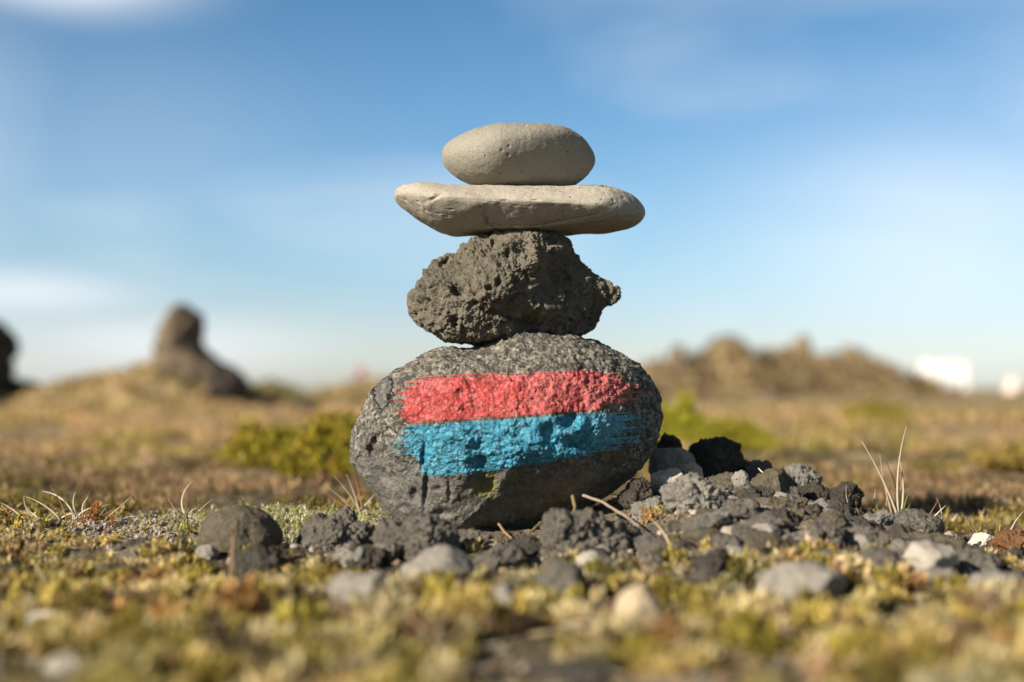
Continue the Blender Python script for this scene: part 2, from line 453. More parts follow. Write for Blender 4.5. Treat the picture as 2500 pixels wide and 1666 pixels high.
PITS = [(955,1056,26,9,-40,.007),(919,1075,12,16,0,.006),(907,1101,9,14,0,.005),(1013,1207,12,16,0,.007),(1124,963,12,12,0,.004),(1190,1172,34,34,0,.013),(1172,1128,28,16,20,.009),
        (1335,948,12,12,0,.005),(1392,1030,24,18,10,.010),(1399,1082,30,16,-10,.011),(1341,1060,22,26,30,.009),(1262,1180,22,26,-60,.006),(1440,1042,14,14,0,.004),
        (1034,1110,7,34,-6,.006),(1040,1190,7,50,-4,.006),(1097,1200,5,40,0,.002),(1175,1085,30,24,20,.006),(1225,1100,26,34,50,.005),(1130,1010,40,18,-6,.004),(1060,985,30,12,-30,.003),
        (1480,1120,40,18,-15,.006),(1300,1215,60,14,-12,.006),(985,1240,12,10,0,.005),(1080,1255,26,12,10,.006),(1240,1245,30,14,-20,.007)]
for (x, y, a, b, r, dp) in PITS:
    cr, sr = math.cos(R(r)), math.sin(R(r)); dx = px - x; dy = -(py - y)
    u = (dx * cr + dy * sr) / a; v = (-dx * sr + dy * cr) / b
    V[:, 1] += np.where(front, dp * np.exp(-((u * u + v * v) ** 1.4)), 0)
set_v(me, V); me.polygons.foreach_set('use_smooth', np.full(len(me.polygons), True)); me.materials.append(M['boulder'])
boulder = link('boulder', me, loc=cb)
tag(boulder, 'large rounded grey boulder with red and blue painted bands, bottom stone of the stack', 'boulder', 'stones balanced in the painted cairn')

# brush strokes
N = get_vn(me)[1]
cen = (V[Fb[:, 0]] + V[Fb[:, 1]] + V[Fb[:, 2]]) / 3 + cb
fx, fy = proj(cen); ffront = cen[:, 1] < cb[1]
def vn1(x, seed):
    r = np.random.default_rng(seed).random(4096); i = np.floor(x).astype(int); f = x - i
    return r[i % 4096] * (1 - f) + r[(i + 1) % 4096] * f
def stroke(top, bot, L, Rr, jl, jr, seed):
    tp = np.interp(fx, *zip(*top)); bt = np.interp(fx, *zip(*bot))
    v = (fy - tp) / (bt - tp)
    w = v * 37 + 1.5 * vn1(fx / 90, seed + 9)
    xl = np.interp(v, *zip(*L)) - jl * (vn1(w, seed) ** 3 * 2.2 - .35) - jl * .4 * (vn1(w * 2.7, seed + 1) - .5)
    xr = np.interp(v, *zip(*Rr)) + jr * (vn1(w, seed + 2) ** 3 * 2.2 - .35) + jr * .4 * (vn1(w * 2.7, seed + 3) - .5)
    ok = ffront & (v > 0) & (v < 1) & (fx > xl) & (fx < xr)
    # dry bristle gaps near both ends and both rims
    edge = np.minimum(fx - xl, xr - fx)
    gap = vn1(w * 1.9 + 3, seed + 4) + .3 * vn1(fx / 25, seed + 5)
    ok &= ~((edge < 75) & (gap > .95 + edge * .0035))
    ok &= ~(fbm(cen * 420 + seed, 2) > .60 + .5 * np.clip(edge / 60, 0, 1))
    rim = np.minimum(v, 1 - v)
    ok &= ~((rim < .09) & (vn1(w * 1.6, seed + 6) + .5 * vn1(fx / 45 + w, seed + 7) > .62 + rim * 9))
    return ok
red = stroke([(960, 926), (1032, 921), (1137, 913), (1300, 910), (1444, 903), (1600, 900)],
             [(960, 1038), (1119, 1029), (1245, 1020), (1372, 1010), (1480, 1001), (1600, 990)],
             [(0, 1030), (.15, 1010), (.35, 992), (.6, 982), (.8, 980), (1, 990)],
             [(0, 1440), (.12, 1490), (.28, 1530), (.45, 1548), (.6, 1535), (.8, 1505), (1, 1475)], 26, 44, 21)
blue = stroke([(960, 1042), (1119, 1031), (1245, 1022), (1372, 1012), (1480, 1004), (1600, 996)],
              [(960, 1165), (1047, 1163), (1137, 1159), (1191, 1151), (1281, 1137), (1372, 1125), (1444, 1115), (1600, 1100)],
              [(0, 985), (.15, 992), (.35, 992), (.6, 1000), (.8, 1025), (1, 1040)],
              [(0, 1490), (.12, 1520), (.3, 1538), (.5, 1535), (.7, 1515), (.85, 1480), (1, 1420)], 30, 48, 51) & ~red
for nm, ok, m, lb in (('red_paint_band', red, 'red', 'red brushed paint band across the boulder, upper of the two'), ('blue_paint_band', blue, 'blue', 'blue brushed paint band across the boulder, lower of the two')):
    f = Fb[ok]; u, inv = np.unique(f, return_inverse=True)
    pv = V[u] + N[u] * .00035
    o = link(nm, mesh_np(nm, pv, inv.reshape(-1, 3), M[m]), boulder); tag(o, lb)

# -- porous lava rock
L_OUT = [(1218,573),(1250,566),(1285,569),(1356,574),(1385,595),(1408,629),(1420,645),(1444,662),(1475,683),(1504,707),(1511,726),(1496,740),(1473,755),(1466,778),(1451,800),(1420,814),(1385,821),(1337,823),(1242,828),(1194,836),(1163,842),(1123,833),(1087,826),(1070,812),(1051,807),(1020,790),(1001,767),(999,740),(1004,714),(1016,703),(1032,707),(1036,683),(1042,669),(1059,652),(1094,633),(1120,629),(1132,610),(1151,598),(1178,583),(1201,576)]
cl, V, Fl = outline_shape(L_OUT, (1250, 705), None, 8, (.075, .075), .75)
V = carve_y(V, [((.76, -.65, .02), .046), ((.40, -.55, -.74), .050), ((-.35, -.70, .62), .054), ((-.55, -.8, -.2), .078), ((0.05, -.75, -.66), .060), ((-.2, -.55, .8), .062)], .9)
N = sphere_normals(V, Fl)
dsp = fbm(V * 22 + 5, 3) * .0085 + ridged(V * 60 + 1, 4) * .0027 + fbm(V * 170, 4, .7) * .0028
dsp -= np.maximum(0, .42 - worley(V * 95)) * .011 * sstep(-.25, .3, fbm(V * 22 + 60, 2))
dsp -= np.maximum(0, .40 - worley(V * 42 + 7)) * .020 * sstep(-.05, .25, fbm(V * 15 + 30, 2))
edge = np.clip(np.abs(N[:, 1]) * 1.6, .35, 1)
V = V + N * (dsp * edge)[:, None]
px, py = proj(V + cl); front = V[:, 1] < 0
for (x, y, a, b, r, dp) in [(1120,712,18,12,-30,.013),(1195,703,10,8,0,.008),(1215,690,7,9,0,.007),(1290,790,34,24,35,.016),(1250,765,40,14,-15,.010),(1240,620,8,12,0,.008),(1150,690,9,13,0,.004),
                            (1345,690,36,40,0,.006),(1110,785,10,12,0,.007),(1190,760,22,8,-35,.006),(1205,595,6,9,0,.004),(1085,640,14,6,40,.008)]:
    cr, sr = math.cos(R(r)), math.sin(R(r)); dx = px - x; dy = -(py - y)
    u = (dx * cr + dy * sr) / a; v = (-dx * sr + dy * cr) / b
    V[:, 1] += np.where(front, dp * np.exp(-((u * u + v * v) ** 1.5)), 0)
for (x, y, a, b, dp) in [(1245,590,32,26,.012),(1325,760,22,22,.010),(1355,610,16,12,.006),(1310,650,28,40,.008)]:
    u = (px - x) / a; v = (py - y) / b
    V[:, 1] -= np.where(front, dp * np.exp(-(u * u + v * v)), 0)
o = link('lava_rock', mesh_np('lava_rock', V, Fl, M['lava']), loc=cl)
tag(o, 'rough porous dark lava rock with jagged outline, resting on the painted boulder', 'rock', 'stones balanced in the painted cairn')

# -- flat stone
F_OUT = smooth_outline([(961,480),(968,465),(987,456),(1014,455),(1096,458),(1205,462),(1290,466),(1368,464),(1477,464),(1518,473),(1545,485),(1567,508),(1573,527),(1564,545),(1539,558),(1477,564),(1368,570),(1286,574),(1205,575),(1123,573),(1082,570),(1055,559),(1023,539),(993,518),(976,505),(963,492)])
cf, V, Ff = outline_shape(F_OUT, (1265, 515), None, 8, (.085, .075), .7)
V = carve(V, [((-.05, -.62, -.78), .043), ((.0, -.75, .66), .052)], .6)
N = sphere_normals(V, Ff)
dsp = fbm(V * 17 + 8, 3) * .0022 + fbm(V * 120, 3) * .0003
Vs = V * np.array([.30, .7, 1.])
pits = np.maximum(0, .30 - worley(Vs * 250 + 4)) * sstep(.0, .25, fbm(V * 30 + 5, 2))
dsp -= pits * .009
V = V + N * dsp[:, None]
px, py = proj(V + cf); front = V[:, 1] < 0
# the notch below the middle and the long seam beside it
for (x, y, a, b, r, dp) in [(1187,538,5,14,15,.006),(1196,549,15,4,-35,.004),(1180,524,10,4,40,.0025),(1060,484,28,4,25,.0022),(1250,552,60,2.5,2,.0018),(1340,546,50,2.5,10,.0018),(1390,536,60,2.5,10,.0015),(1066,556,18,4,-20,.003),(1535,531,12,3,5,.003)]:
    cr, sr = math.cos(R(r)), math.sin(R(r)); dx = px - x; dy = -(py - y)
    u = (dx * cr + dy * sr) / a; v = (-dx * sr + dy * cr) / b
    V[:, 1] += np.where(front, dp * np.exp(-(u * u + v * v)), 0)
sad = np.exp(-((px - 1300) / 110) ** 2) * sstep(.01, .02, V[:, 2]) * front
V[:, 2] -= sad * .0022
o = link('flat_stone', mesh_np('flat_stone', V, Ff, M['flat']), loc=cf)
tag(o, 'long flat buff stone lying level between the lava rock and the top pebble', 'stone', 'stones balanced in the painted cairn')

# -- top stone
T_OUT = smooth_outline([(1080,385),(1082,369),(1096,353),(1123,335),(1164,319),(1218,309),(1273,307),(1341,309),(1382,316),(1417,333),(1441,355),(1453,380),(1450,404),(1431,430),(1403,451),(1368,464),(1286,467),(1205,463),(1161,455),(1123,440),(1096,418),(1082,399)])
ct, V, Ft = outline_shape(T_OUT, (1267, 388), None, 8, (.066, .056), .92)
V = carve_y(V, [((.56, -.62, -.55), .0345)], .75, .009)
N = sphere_normals(V, Ft)
V = V + N * (fbm(V * 24 + 1, 3) * .0013 + fbm(V * 160, 3) * .00022 - np.maximum(0, .16 - worley(V * 70 + 3)) * .012)[:, None]
o = link('top_stone', mesh_np('top_stone', V, Ft, M['top']), loc=ct)
tag(o, 'smooth oval grey stone on the very top of the stack', 'stone', 'stones balanced in the painted cairn')

# ------------------------------------------------------------------ loose rocks
def rock_mesh(name, w, dp, h, n, kind, seed, mat):
    r = np.random.default_rng(seed); S, Fc = ico(n); V = S.copy()
    ang = {'smooth': 7, 'angular': 11, 'lava': 7, 'round': 2}[kind]
    pl = []
    for _ in range(ang):
        q = r.normal(size=3); q /= np.linalg.norm(q); pl.append((q, r.uniform(.55, .85)))
    V = carve(V, pl, {'smooth': .8, 'angular': .95, 'lava': .8, 'round': .5}[kind])
    lo = V.min(0); hi = V.max(0); V = (V - (lo + hi) / 2) / ((hi - lo) / 2)
    V = V * np.array([w, dp, h]) / 2
    N = sphere_normals(V, Fc); s = (w + h) / 2; q = V / s + r.random(3) * 50
    if kind == 'lava':
        d = fbm(q * 3, 3) * .13 + ridged(q * 8, 3) * .035 + fbm(q * 20, 4, .65) * .035 - np.maximum(0, .4 - worley(q * 9)) * .14
    elif kind == 'angular':
        d = fbm(q * 3, 3) * .06 + ridged(q * 6, 3) * .014 + fbm(q * 14, 4, .65) * .026
    else:
        d = fbm(q * 2.5, 3) * .05 + fbm(q * 20, 3) * .004
    V = V + N * (d * s)[:, None]
    return mesh_np(name, V, Fc, M[mat])

# name, x0, y0, x1, y1 (photo pixels), depth or None, shape, material, label, tilt in degrees
ROCKS = [
 ('lava_chunk',1598,1058,1662,1118,1.42,'lava','lava_dark','small black jagged lava chunk poking up just right of the painted boulder',0),
 ('flat_rock',1587,1094,1697,1156,1.36,'smooth','smooth_grey','smooth grey wedge shaped rock leaning against the right side of the boulder',-12),
 ('stone_chip',1664,1130,1712,1168,1.30,'angular','pinkish','small pale angular chip below the end of the smooth grey wedge',20),
 ('lava_chunk',1687,1073,1806,1164,1.40,'lava','lava_dark','big dark rounded lava lump highest on the rubble mound',0),
 ('angular_rock',1590,1149,1672,1212,1.28,'angular','smooth_pale','pale brown angular rock right of the boulder foot under the grey wedge',10),
 ('lava_chunk',1516,1172,1594,1248,1.25,'lava','lava_dark','dark speckled lump touching the lower right foot of the boulder',0),
 ('crusty_rock',1626,1166,1792,1268,1.21,'lava','pale_crust','large crusty grey rock with deep cracks at the middle front of the rubble mound',-8),
 ('lava_chunk',1636,1172,1680,1232,1.14,'round','lava_dark','small dark oval rock lying on the front of the crusty grey rock',0),
 ('brown_rock',1716,1157,1830,1216,1.30,'angular','lava_brown','brown rock with flat grainy top below the highest dark lump',-4),
 ('stone_chip',1786,1150,1828,1194,1.27,'angular','smooth_grey','little upright grey chip standing between two brown rocks on the mound',35),
 ('crusty_rock',1796,1128,1886,1176,1.40,'lava','lava_grey','grey crumbly rock behind the upright chip on the crest',0),
 ('brown_rock',1828,1146,1932,1214,1.32,'angular','lava_brown','cracked brown lump with straw across its top on the mound crest',0),
 ('crusty_rock',1912,1136,2000,1196,1.41,'lava','pale_crust','pale knobbly rock at the right end of the mound crest',-18),
 ('lava_chunk',1818,1190,1890,1240,1.25,'angular','lava_dark','dark blocky rock beneath the cracked brown lump',8),
 ('angular_rock',1882,1202,1936,1248,1.22,'angular','smooth_grey','small grey faceted rock right of the dark blocky one',0),
 ('lava_chunk',1958,1184,2030,1232,1.36,'lava','lava_dark','dark rock sloping down from the pale knobbly rock',-25),
 ('lava_chunk',2032,1183,2108,1246,1.33,'lava','lava_dark','dark upright lump standing alone right of the mound',0),
 ('round_rock',2024,1212,2066,1250,1.27,'round','lava_dark','small round dark stone at the foot of the lone dark lump',0),
 ('flat_rock',2142,1246,2300,1312,1.30,'angular','lava_grey','low flat grey rock under the tall dry grass',-8),
 ('white_stone',2360,1303,2436,1366,1.27,'angular','white','bright white angular stone near the right edge',-20),
 ('stone_chip',2292,1302,2344,1354,1.22,'lava','pinkish','pinkish white lump left of the bright white stone',0),
 ('flat_rock',1660,1258,1792,1306,1.12,'angular','lava_grey','flat dark grey slab in front of the crusty grey rock',-4),
 ('pale_stone',1760,1284,1822,1320,1.08,'smooth','pinkish','small pale stone in front of the flat dark slab',0),
 ('angular_rock',1800,1254,1942,1320,1.12,'angular','lava_grey','wide grey rock below the mound right of the flat slab',-10),
 ('angular_rock',1940,1278,2060,1352,1.10,'lava','lava_grey','crumbly grey rock half buried right of the mound foot',0),
 ('flat_rock',2062,1300,2152,1352,1.08,'smooth','smooth_grey','grey blurred stone before the low flat rock',0),
 ('pale_stone',2198,1326,2336,1424,.93,'smooth','smooth_pale','big pale pinkish grey stone out of focus in the right foreground',-8),
 ('foreground_rock',1848,1376,2068,1508,.84,'angular','smooth_grey','largest grey stone out of focus in the right foreground',8),
 ('upright_stone',1500,1424,1622,1590,.80,'smooth','tan','tan upright tapering stone out of focus before the mound',25),
 ('foreground_rock',2340,1390,2520,1482,.86,'smooth','smooth_grey','grey stone out of focus cut by the right edge',10),
 ('rusty_rock',2428,1300,2530,1356,1.20,'lava','rust','rust orange slag lump at the right edge beyond the white stone',0),
 ('lava_chunk',1700,1346,1776,1422,.96,'lava','lava_dark','dark blurred lump between tan upright stone and largest grey stone',0),
 ('round_boulder_stone',482,1238,684,1378,1.16,'round','lava_brown','rounded grey brown stone like a dome on the left',0),
 ('lava_chunk',566,1344,702,1424,1.02,'lava','lava_dark','dark lump in front of the dome shaped stone',0),
 ('pale_stone',474,1330,534,1372,1.05,'smooth','smooth_grey','tiny pale stone at the left foot of the dome shaped stone',0),
 ('lava_chunk',736,1260,906,1372,1.13,'lava','lava_grey','dark grey lump midway between dome shaped stone and the boulder',0),
 ('lava_chunk',842,1330,936,1406,1.04,'lava','lava_dark','small dark lump below the dark grey lump left of the boulder foot',0),
 ('crusty_rock',922,1268,1112,1384,1.10,'lava','lava_grey','crumbly dark rock right in front of the boulder foot on the left',0),
 ('smooth_rock',988,1336,1170,1470,.97,'smooth','smooth_grey','pale grey smooth wedge stone in front centre of the cairn',-14),
 ('angular_rock',1146,1330,1290,1404,1.02,'angular','lava_grey','dark grey flat topped rock right of the smooth wedge stone',0),
 ('foreground_rock',800,1396,956,1500,.88,'smooth','smooth_grey','grey slanting stone out of focus left of the smooth wedge stone',18),
 ('foreground_rock',1276,1372,1436,1496,.89,'angular','lava_grey','grey pointed rock out of focus in the centre right foreground',16),
 ('foreground_rock',1182,1424,1292,1530,.84,'angular','smooth_grey','grey rock out of focus below the dark flat topped rock',0),
 ('crusty_rock',1328,1252,1532,1384,1.10,'lava','lava_grey','large crumbly grey rock in front of the boulder lower right',0),
 ('pale_stone',1402,1346,1502,1420,.98,'smooth','smooth_pale','pale stone at the lower right of the large crumbly rock',0),
 ('foreground_rock',1296,1606,1520,1700,.62,'angular','lava_dark','dark stone out of focus at the bottom edge right of centre',0),
 ('white_pebble',965,1464,1004,1500,.86,'round','white','small white pebble glinting below the slanting grey stone',0),
 ('pale_stone',74,1488,176,1550,.78,'smooth','white','pale round stone out of focus in the left foreground',0),
 ('pale_stone',106,1600,222,1676,.66,'smooth','smooth_pale','pale stone out of focus at the bottom left corner',-20),
 ('angular_rock',1190,1300,1290,1340,1.14,'lava','lava_brown','low brown clod under the shaded front of the boulder',0),
 ('angular_rock',2086,1346,2190,1420,.98,'lava','lava_grey','grey lump left of the big pale pinkish stone',0),
 ('angular_rock',1560,1318,1650,1380,1.00,'angular','lava_grey','grey faceted stone before the flat dark slab on its left',0),
 ('lava_chunk',0,1380,90,1430,1.0,'lava','lava_dark','low dark lump at the left edge in the moss',0),
]
FOOT = []
for i, (nm, x0, y0, x1, y1, d, kd, mt, lb, tilt) in enumerate(ROCKS):
    dh = hit((x0 + x1) / 2, y1 - .22 * (y1 - y0))
    if d < 1.2: d = dh
    else: d = min(d, dh + .01)
    FOOT.append((at((x0 + x1) / 2, y1, d), (x1 - x0) * d / FPX))
    c = at((x0 + x1) / 2, (y0 + y1) / 2, d); w = (x1 - x0) * d / FPX; h = (y1 - y0) * d / FPX
    nn = 6 if (w > .024 and d > 1.05) else 5
    nm = nm.replace('round_boulder_stone', 'dome_stone')
    me = rock_mesh(nm, w, (w * .8 + h * .2), h, nn, kd, 100 + i, mt)
    gz_ = H([c[0]], [c[1]], False)[0]
    o = link(nm, me, loc=c, rot=(0, R(-tilt) * .5, 0))
    if c[2] - h / 2 > gz_ + .002:      # fill below, so that nothing hovers
        ex = (c[2] - h / 2 - gz_)
        Vq = get_vn(me)[0]; lowm = Vq[:, 2] < 0; Vq[lowm, 2] *= (h / 2 + ex + .004) / (h / 2); set_v(me, Vq)
    tag(o, lb, 'rock' if w > .02 else 'stone')

def off_rocks(x, y, grow=.55, front=.8):
    k = np.ones(len(x), bool)
    for c, w in FOOT:
        dx = (x - c[0]) / (w * grow + .002); dy = (y - c[1]); dy = np.where(dy < 0, dy / (w * front + .003), dy / (w * .5 + .002))
        k &= dx * dx + dy * dy > 1
    return k
# rubble: prototypes, then copies
rub_p = []
for k, (kd, mt) in enumerate([('angular', 'lava_grey'), ('lava', 'lava_dark'), ('lava', 'pale_crust'), ('angular', 'lava_brown'), ('lava', 'lava_grey'), ('angular', 'smooth_grey'), ('lava', 'lava_brown')]):
    rub_p.append(rock_mesh('rubble_rock', .03, .025, .019, 5, kd, 700 + k, mt))
nr = 0; tries = 0
while nr < 215 and tries < 9000:
    tries += 1
    if nr % 2: x = random.gauss(.24, .11); y = random.gauss(-.06, .12)
    else: x = random.gauss(.16, .22); y = random.gauss(-.25, .10)
    if y < -.6 or y > .10 or x > .55 or (x / .16) ** 2 + (y / .14) ** 2 < 1: continue
    s = random.choice([.4, .5, .65, .8, 1.0, 1.2]) * (1.0 if y > -.25 else .8)
    z = H([x], [y], False)[0]
    o = link('rubble_rock', random.choice(rub_p), loc=(x, y, z + .0015 * s), rot=(random.uniform(-.4, .4), random.uniform(-.4, .4), random.uniform(0, 6.28)))
    o.scale = (s, s, s * random.uniform(.8, 1.1)); nr += 1
    tag(o, 'broken grey brown lava rubble lying on the mound and in front of the cairn', 'rock', 'lava rubble around the cairn')
# pebbles: prototypes, then copies
protos = []
for k, (kd, mt) in enumerate([('angular', 'lava_grey'), ('lava', 'lava_dark'), ('smooth', 'smooth_grey'), ('angular', 'pale_crust'), ('lava', 'lava_brown'), ('angular', 'lava_brown'), ('angular', 'lava_dark'), ('lava', 'lava_grey'), ('round', 'smooth_grey')]):
    protos.append(rock_mesh('pebble', .01, .008, .0065, 4, kd, 900 + k, mt))
peb = 0; tries = 0
while peb < 270 and tries < 6000:
    tries += 1
    if random.random() < .72:
        x = random.gauss(.24, .16); y = random.gauss(-.10, .12)
    else:
        x = random.uniform(-.30, .45); y = random.uniform(-.5, .02)
    if y < -.62 or y > .16 or (x / .135) ** 2 + (y / .11) ** 2 < 1.0: continue
    s = random.choice([.4, .5, .6, .8, 1.0, 1.3, 1.7]) * random.uniform(.8, 1.2)
    z = H([x], [y])[0]
    o = link('pebble', random.choice(protos), loc=(x, y, z + .0012 * s), rot=(random.uniform(-.5, .5), random.uniform(-.5, .5), random.uniform(0, 6.28)))
    o.scale = (s, s, s)
    tag(o, 'small loose pebble among the rubble and moss around the cairn', 'pebble', 'loose pebbles around the cairn'); peb += 1

# ------------------------------------------------------------------ soups of small faces
def tris(name, A, B, C, col, mat):
    n = len(A); V = np.empty((n * 3, 3)); V[0::3] = A; V[1::3] = B; V[2::3] = C
    return mesh_np(name, V, np.arange(n * 3).reshape(-1, 3), mat, False, np.repeat(col, 3, 0))
def unit(v): return v / (np.linalg.norm(v, axis=1)[:, None] + 1e-12)
def shoots(P, h, col, leaves=16, llen=.34, wid=.10, spread=.9, lean=.35, seed=1):
    """upright leafy shoots: every leaf one pointed face on an (implied) stem"""
    r = np.random.default_rng(seed); n = len(P)
    up = unit(np.stack([r.normal(0, lean, n), r.normal(0, lean, n), np.ones(n)], 1))
    idx = np.repeat(np.arange(n), leaves); m = len(idx)
    tt = np.tile(np.linspace(.12, 1, leaves), n) + r.normal(0, .03, m)
    base = P[idx] + up[idx] * (h[idx] * tt)[:, None]
    an = r.uniform(0, 6.283, m); out = np.stack([np.cos(an), np.sin(an), np.zeros(m)], 1)
    rise = (.45 + 1.1 * tt ** 2)
    dirn = unit(out * spread + up[idx] * rise[:, None])
    L = h[idx] * llen * r.uniform(.7, 1.2, m); side = unit(np.cross(dirn, up[idx] + .01)) * (h[idx] * wid)[:, None]
    tip = base + dirn * L[:, None]
    c = np.clip(col[idx] * r.uniform(.8, 1.2, m)[:, None], 0, 1)
    return base - side, base + side, tip, c
PAL = np.array([(.50, .42, .11), (.60, .52, .20), (.38, .33, .06), (.68, .61, .32), (.26, .22, .05), (.44, .29, .11), (.30, .19, .10), (.50, .38, .22), (.10, .08, .04)]) * np.array([1.0, .93, 1.0])
def clear_of_stones(x, y):
    return (x / .128) ** 2 + ((y + .005) / .10) ** 2 > 1
SK = 1.0
# near moss: cushions of shoots with bare soil between them
r = np.random.default_rng(31)
n0 = 12500
y = CAMY + .30 + (1.40 - .30) * r.random(n0) ** .85; x = r.uniform(-1, 1, n0) * (.14 + .40 * (y - CAMY))
dens = n2(x, y, 11, 3, 11) * .9 + n2(x, y, 40, 2, 12) * .4
rub = np.exp(-((x - .22) / .17) ** 2 - ((y + .03) / .15) ** 2) + .7 * np.exp(-((x + .0) / .16) ** 2 - ((y + .17) / .08) ** 2)
sand = np.exp(-((x + .31) / .09) ** 2 - ((y + .03) / .07) ** 2)
fg = sstep(-.15, -.5, y)
keep = (dens + fg * .06 - rub * .9 - sand * .8 > .03) & clear_of_stones(x, y) & off_rocks(x, y)
x = x[keep]; y = y[keep]; fg = fg[keep]; nc = len(x)
cr_ = r.uniform(.0018, .0056, nc) * (1 + 1.0 * fg * r.random(nc)); ch = cr_ * r.uniform(.9, 1.7, nc) + .001
ccol = PAL[r.choice(len(PAL), nc, p=np.array((6, 7, 5, 6.5, 2.4, 1.4, 1.2, 2.6, 2.)) / 34.1)] * r.uniform(.55, 1.25, nc)[:, None] * (1 + .3 * n2(x, y, 7, 2, 15)[:, None] * np.array([[1., .75, .2]]))
cnt = np.maximum(5, (cr_ / .0056) ** 2 * 22).astype(int)
ii = np.repeat(np.arange(nc), cnt); m = len(ii); rr_ = np.sqrt(r.random(m)); a_ = r.uniform(0, 6.283, m)
X = x[ii] + np.cos(a_) * rr_ * cr_[ii]; Y = y[ii] + np.sin(a_) * rr_ * cr_[ii]
P = np.stack([X, Y, H(X, Y) - .001], 1); hh = ch[ii] * (1 - .55 * rr_ ** 2) * r.uniform(.75, 1.2, m) + .0015
A, B, C, c = shoots(P, hh, np.clip(ccol[ii] * r.uniform(.85, 1.15, m)[:, None], 0, 1), 10, .48, .13, .9, .34, 5)
print('moss shoots', m)
moss = link('moss', tris('moss', A, B, C, c, M['leaf']))
tag(moss, 'yellow green moss cushions covering the foreground between the stones', 'moss', kind='stuff')
# pale fuzzy moss at the crest left of the boulder
n0 = 2600; x = np.concatenate([r.normal(-.19, .05, n0), r.normal(-.12, .02, 700)]); y = np.concatenate([r.normal(.0, .045, n0), r.normal(-.09, .015, 700)])
k = clear_of_stones(x, y) ; x = x[k]; y = y[k]; n1 = len(x)
P = np.stack([x, y, H(x, y)], 1)
col = np.array([(.50, .46, .24), (.56, .54, .38), (.40, .38, .13)])[r.integers(0, 3, n1)]
A, B, C, c = shoots(P, r.uniform(.005, .012, n1), col, 16, .38, .09, 1., .4, 8)
o = link('pale_moss', tris('pale_moss', A, B, C, c, M['leaf'])); tag(o, 'pale frosted tufts of woolly moss left of the boulder foot', 'moss', kind='stuff')
# heath cover behind the crest
n0 = 52000; dd = 1.45 * (9 / 1.45) ** r.random(n0); x = r.uniform(-.46, .46, n0) * dd; y = dd + CAMY
k = (n2(x, y, 4, 3, 21) + .4 * n2(x, y, 14, 2, 22) >-.02) ; x = x[k]; y = y[k]; dd = dd[k]; n1 = len(x)
P = np.stack([x, y, H(x, y) - .002], 1)
pal2 = np.array([(.36, .31, .08), (.52, .39, .21), (.27, .24, .06), (.62, .50, .27), (.16, .12, .05), (.56, .38, .24)])
w2 = n2(x, y, 2.2, 3, 23)
pick = np.where(w2 > .05, r.choice([0, 2, 4, 3], n1, p=[.4, .3, .15, .15]), r.choice([1, 3, 5, 4], n1, p=[.36, .22, .27, .15]))
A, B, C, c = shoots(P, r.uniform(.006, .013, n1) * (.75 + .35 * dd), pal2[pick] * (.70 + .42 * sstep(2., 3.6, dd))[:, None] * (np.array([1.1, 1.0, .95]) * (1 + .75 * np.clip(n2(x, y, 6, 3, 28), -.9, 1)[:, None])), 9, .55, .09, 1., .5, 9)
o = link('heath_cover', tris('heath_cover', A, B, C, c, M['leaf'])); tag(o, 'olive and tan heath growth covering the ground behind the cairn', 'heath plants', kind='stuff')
# grit
n0 = 26000; x = np.concatenate([r.normal(.18, .2, n0 // 2), r.uniform(-.7, .7, n0 // 2)]); y = np.concatenate([r.normal(-.08, .13, n0 // 2), r.uniform(-.75, .2, n0 // 2)])
x = np.concatenate([x, r.normal(-.31, .08, 7000)]); y = np.concatenate([y, r.normal(-.02, .06, 7000)])
k = clear_of_stones(x, y) & (y > -.9); x = x[k]; y = y[k]; n1 = len(x)
S, Fi = ico(1); s = .0006 + .0024 * r.random(n1) ** 3
V = S[None] * (s[:, None, None] * r.uniform(.5, 1.3, (n1, 1, 3))) * r.uniform(.7, 1.2, (n1, len(S), 1)) + np.stack([x, y, H(x, y) + s * .3], 1)[:, None]
Fg = (Fi[None] + (np.arange(n1) * len(S))[:, None, None]).reshape(-1, 3)
gc = np.array([(.16, .15, .135), (.26, .23, .19), (.08, .075, .07), (.38, .32, .25), (.22, .15, .09)])[r.integers(0, 5, n1)]
o = link('grit', mesh_np('grit', V.reshape(-1, 3), Fg, M['bits'], False, np.repeat(gc, len(S), 0))); tag(o, 'fine grit and crumbs strewn on the soil', 'grit', kind='stuff')

# strips: dry blades and litter
def blade_geo(base, d0, length, width, curl, seg=7, side=None, tipw=.15):
    """curved tapering double-sided blade with thickness (three-sided section)"""
    d = np.array(d0, float); d /= np.linalg.norm(d); cu = np.array(curl, float)
    p = np.array(base, float); V = []; 
    for i in range(seg + 1):
        t_ = i / seg; w = width * (1 - (1 - tipw) * t_ ** 1.5) / 2
        s = np.cross(d, (0.12, -1, 0.1)); s /= np.linalg.norm(s) + 1e-9; nn = np.cross(s, d)
        V += [p - s * w, p + s * w, p + nn * w * .6]
        p = p + d * length / seg; d = d + cu / seg; d /= np.linalg.norm(d)
    F = []
    for i in range(seg):
        a = i * 3
        for j in range(3):
            k = (j + 1) % 3; F += [(a + j, a + k, a + 3 + k), (a + j, a + 3 + k, a + 3 + j)]
    a = seg * 3; F.append((a, a + 1, a + 2)); F.append((2, 1, 0))
    return np.array(V), np.array(F)
def blade_obj(name, V, F, color, parent=None, loc=(0, 0, 0)):
    c = np.repeat(np.array([color]), len(V), 0)
    return link(name, mesh_np(name, V, F, M['straw'], True, c), parent, loc)
VV = []; FF = []; CC = []; off = 0
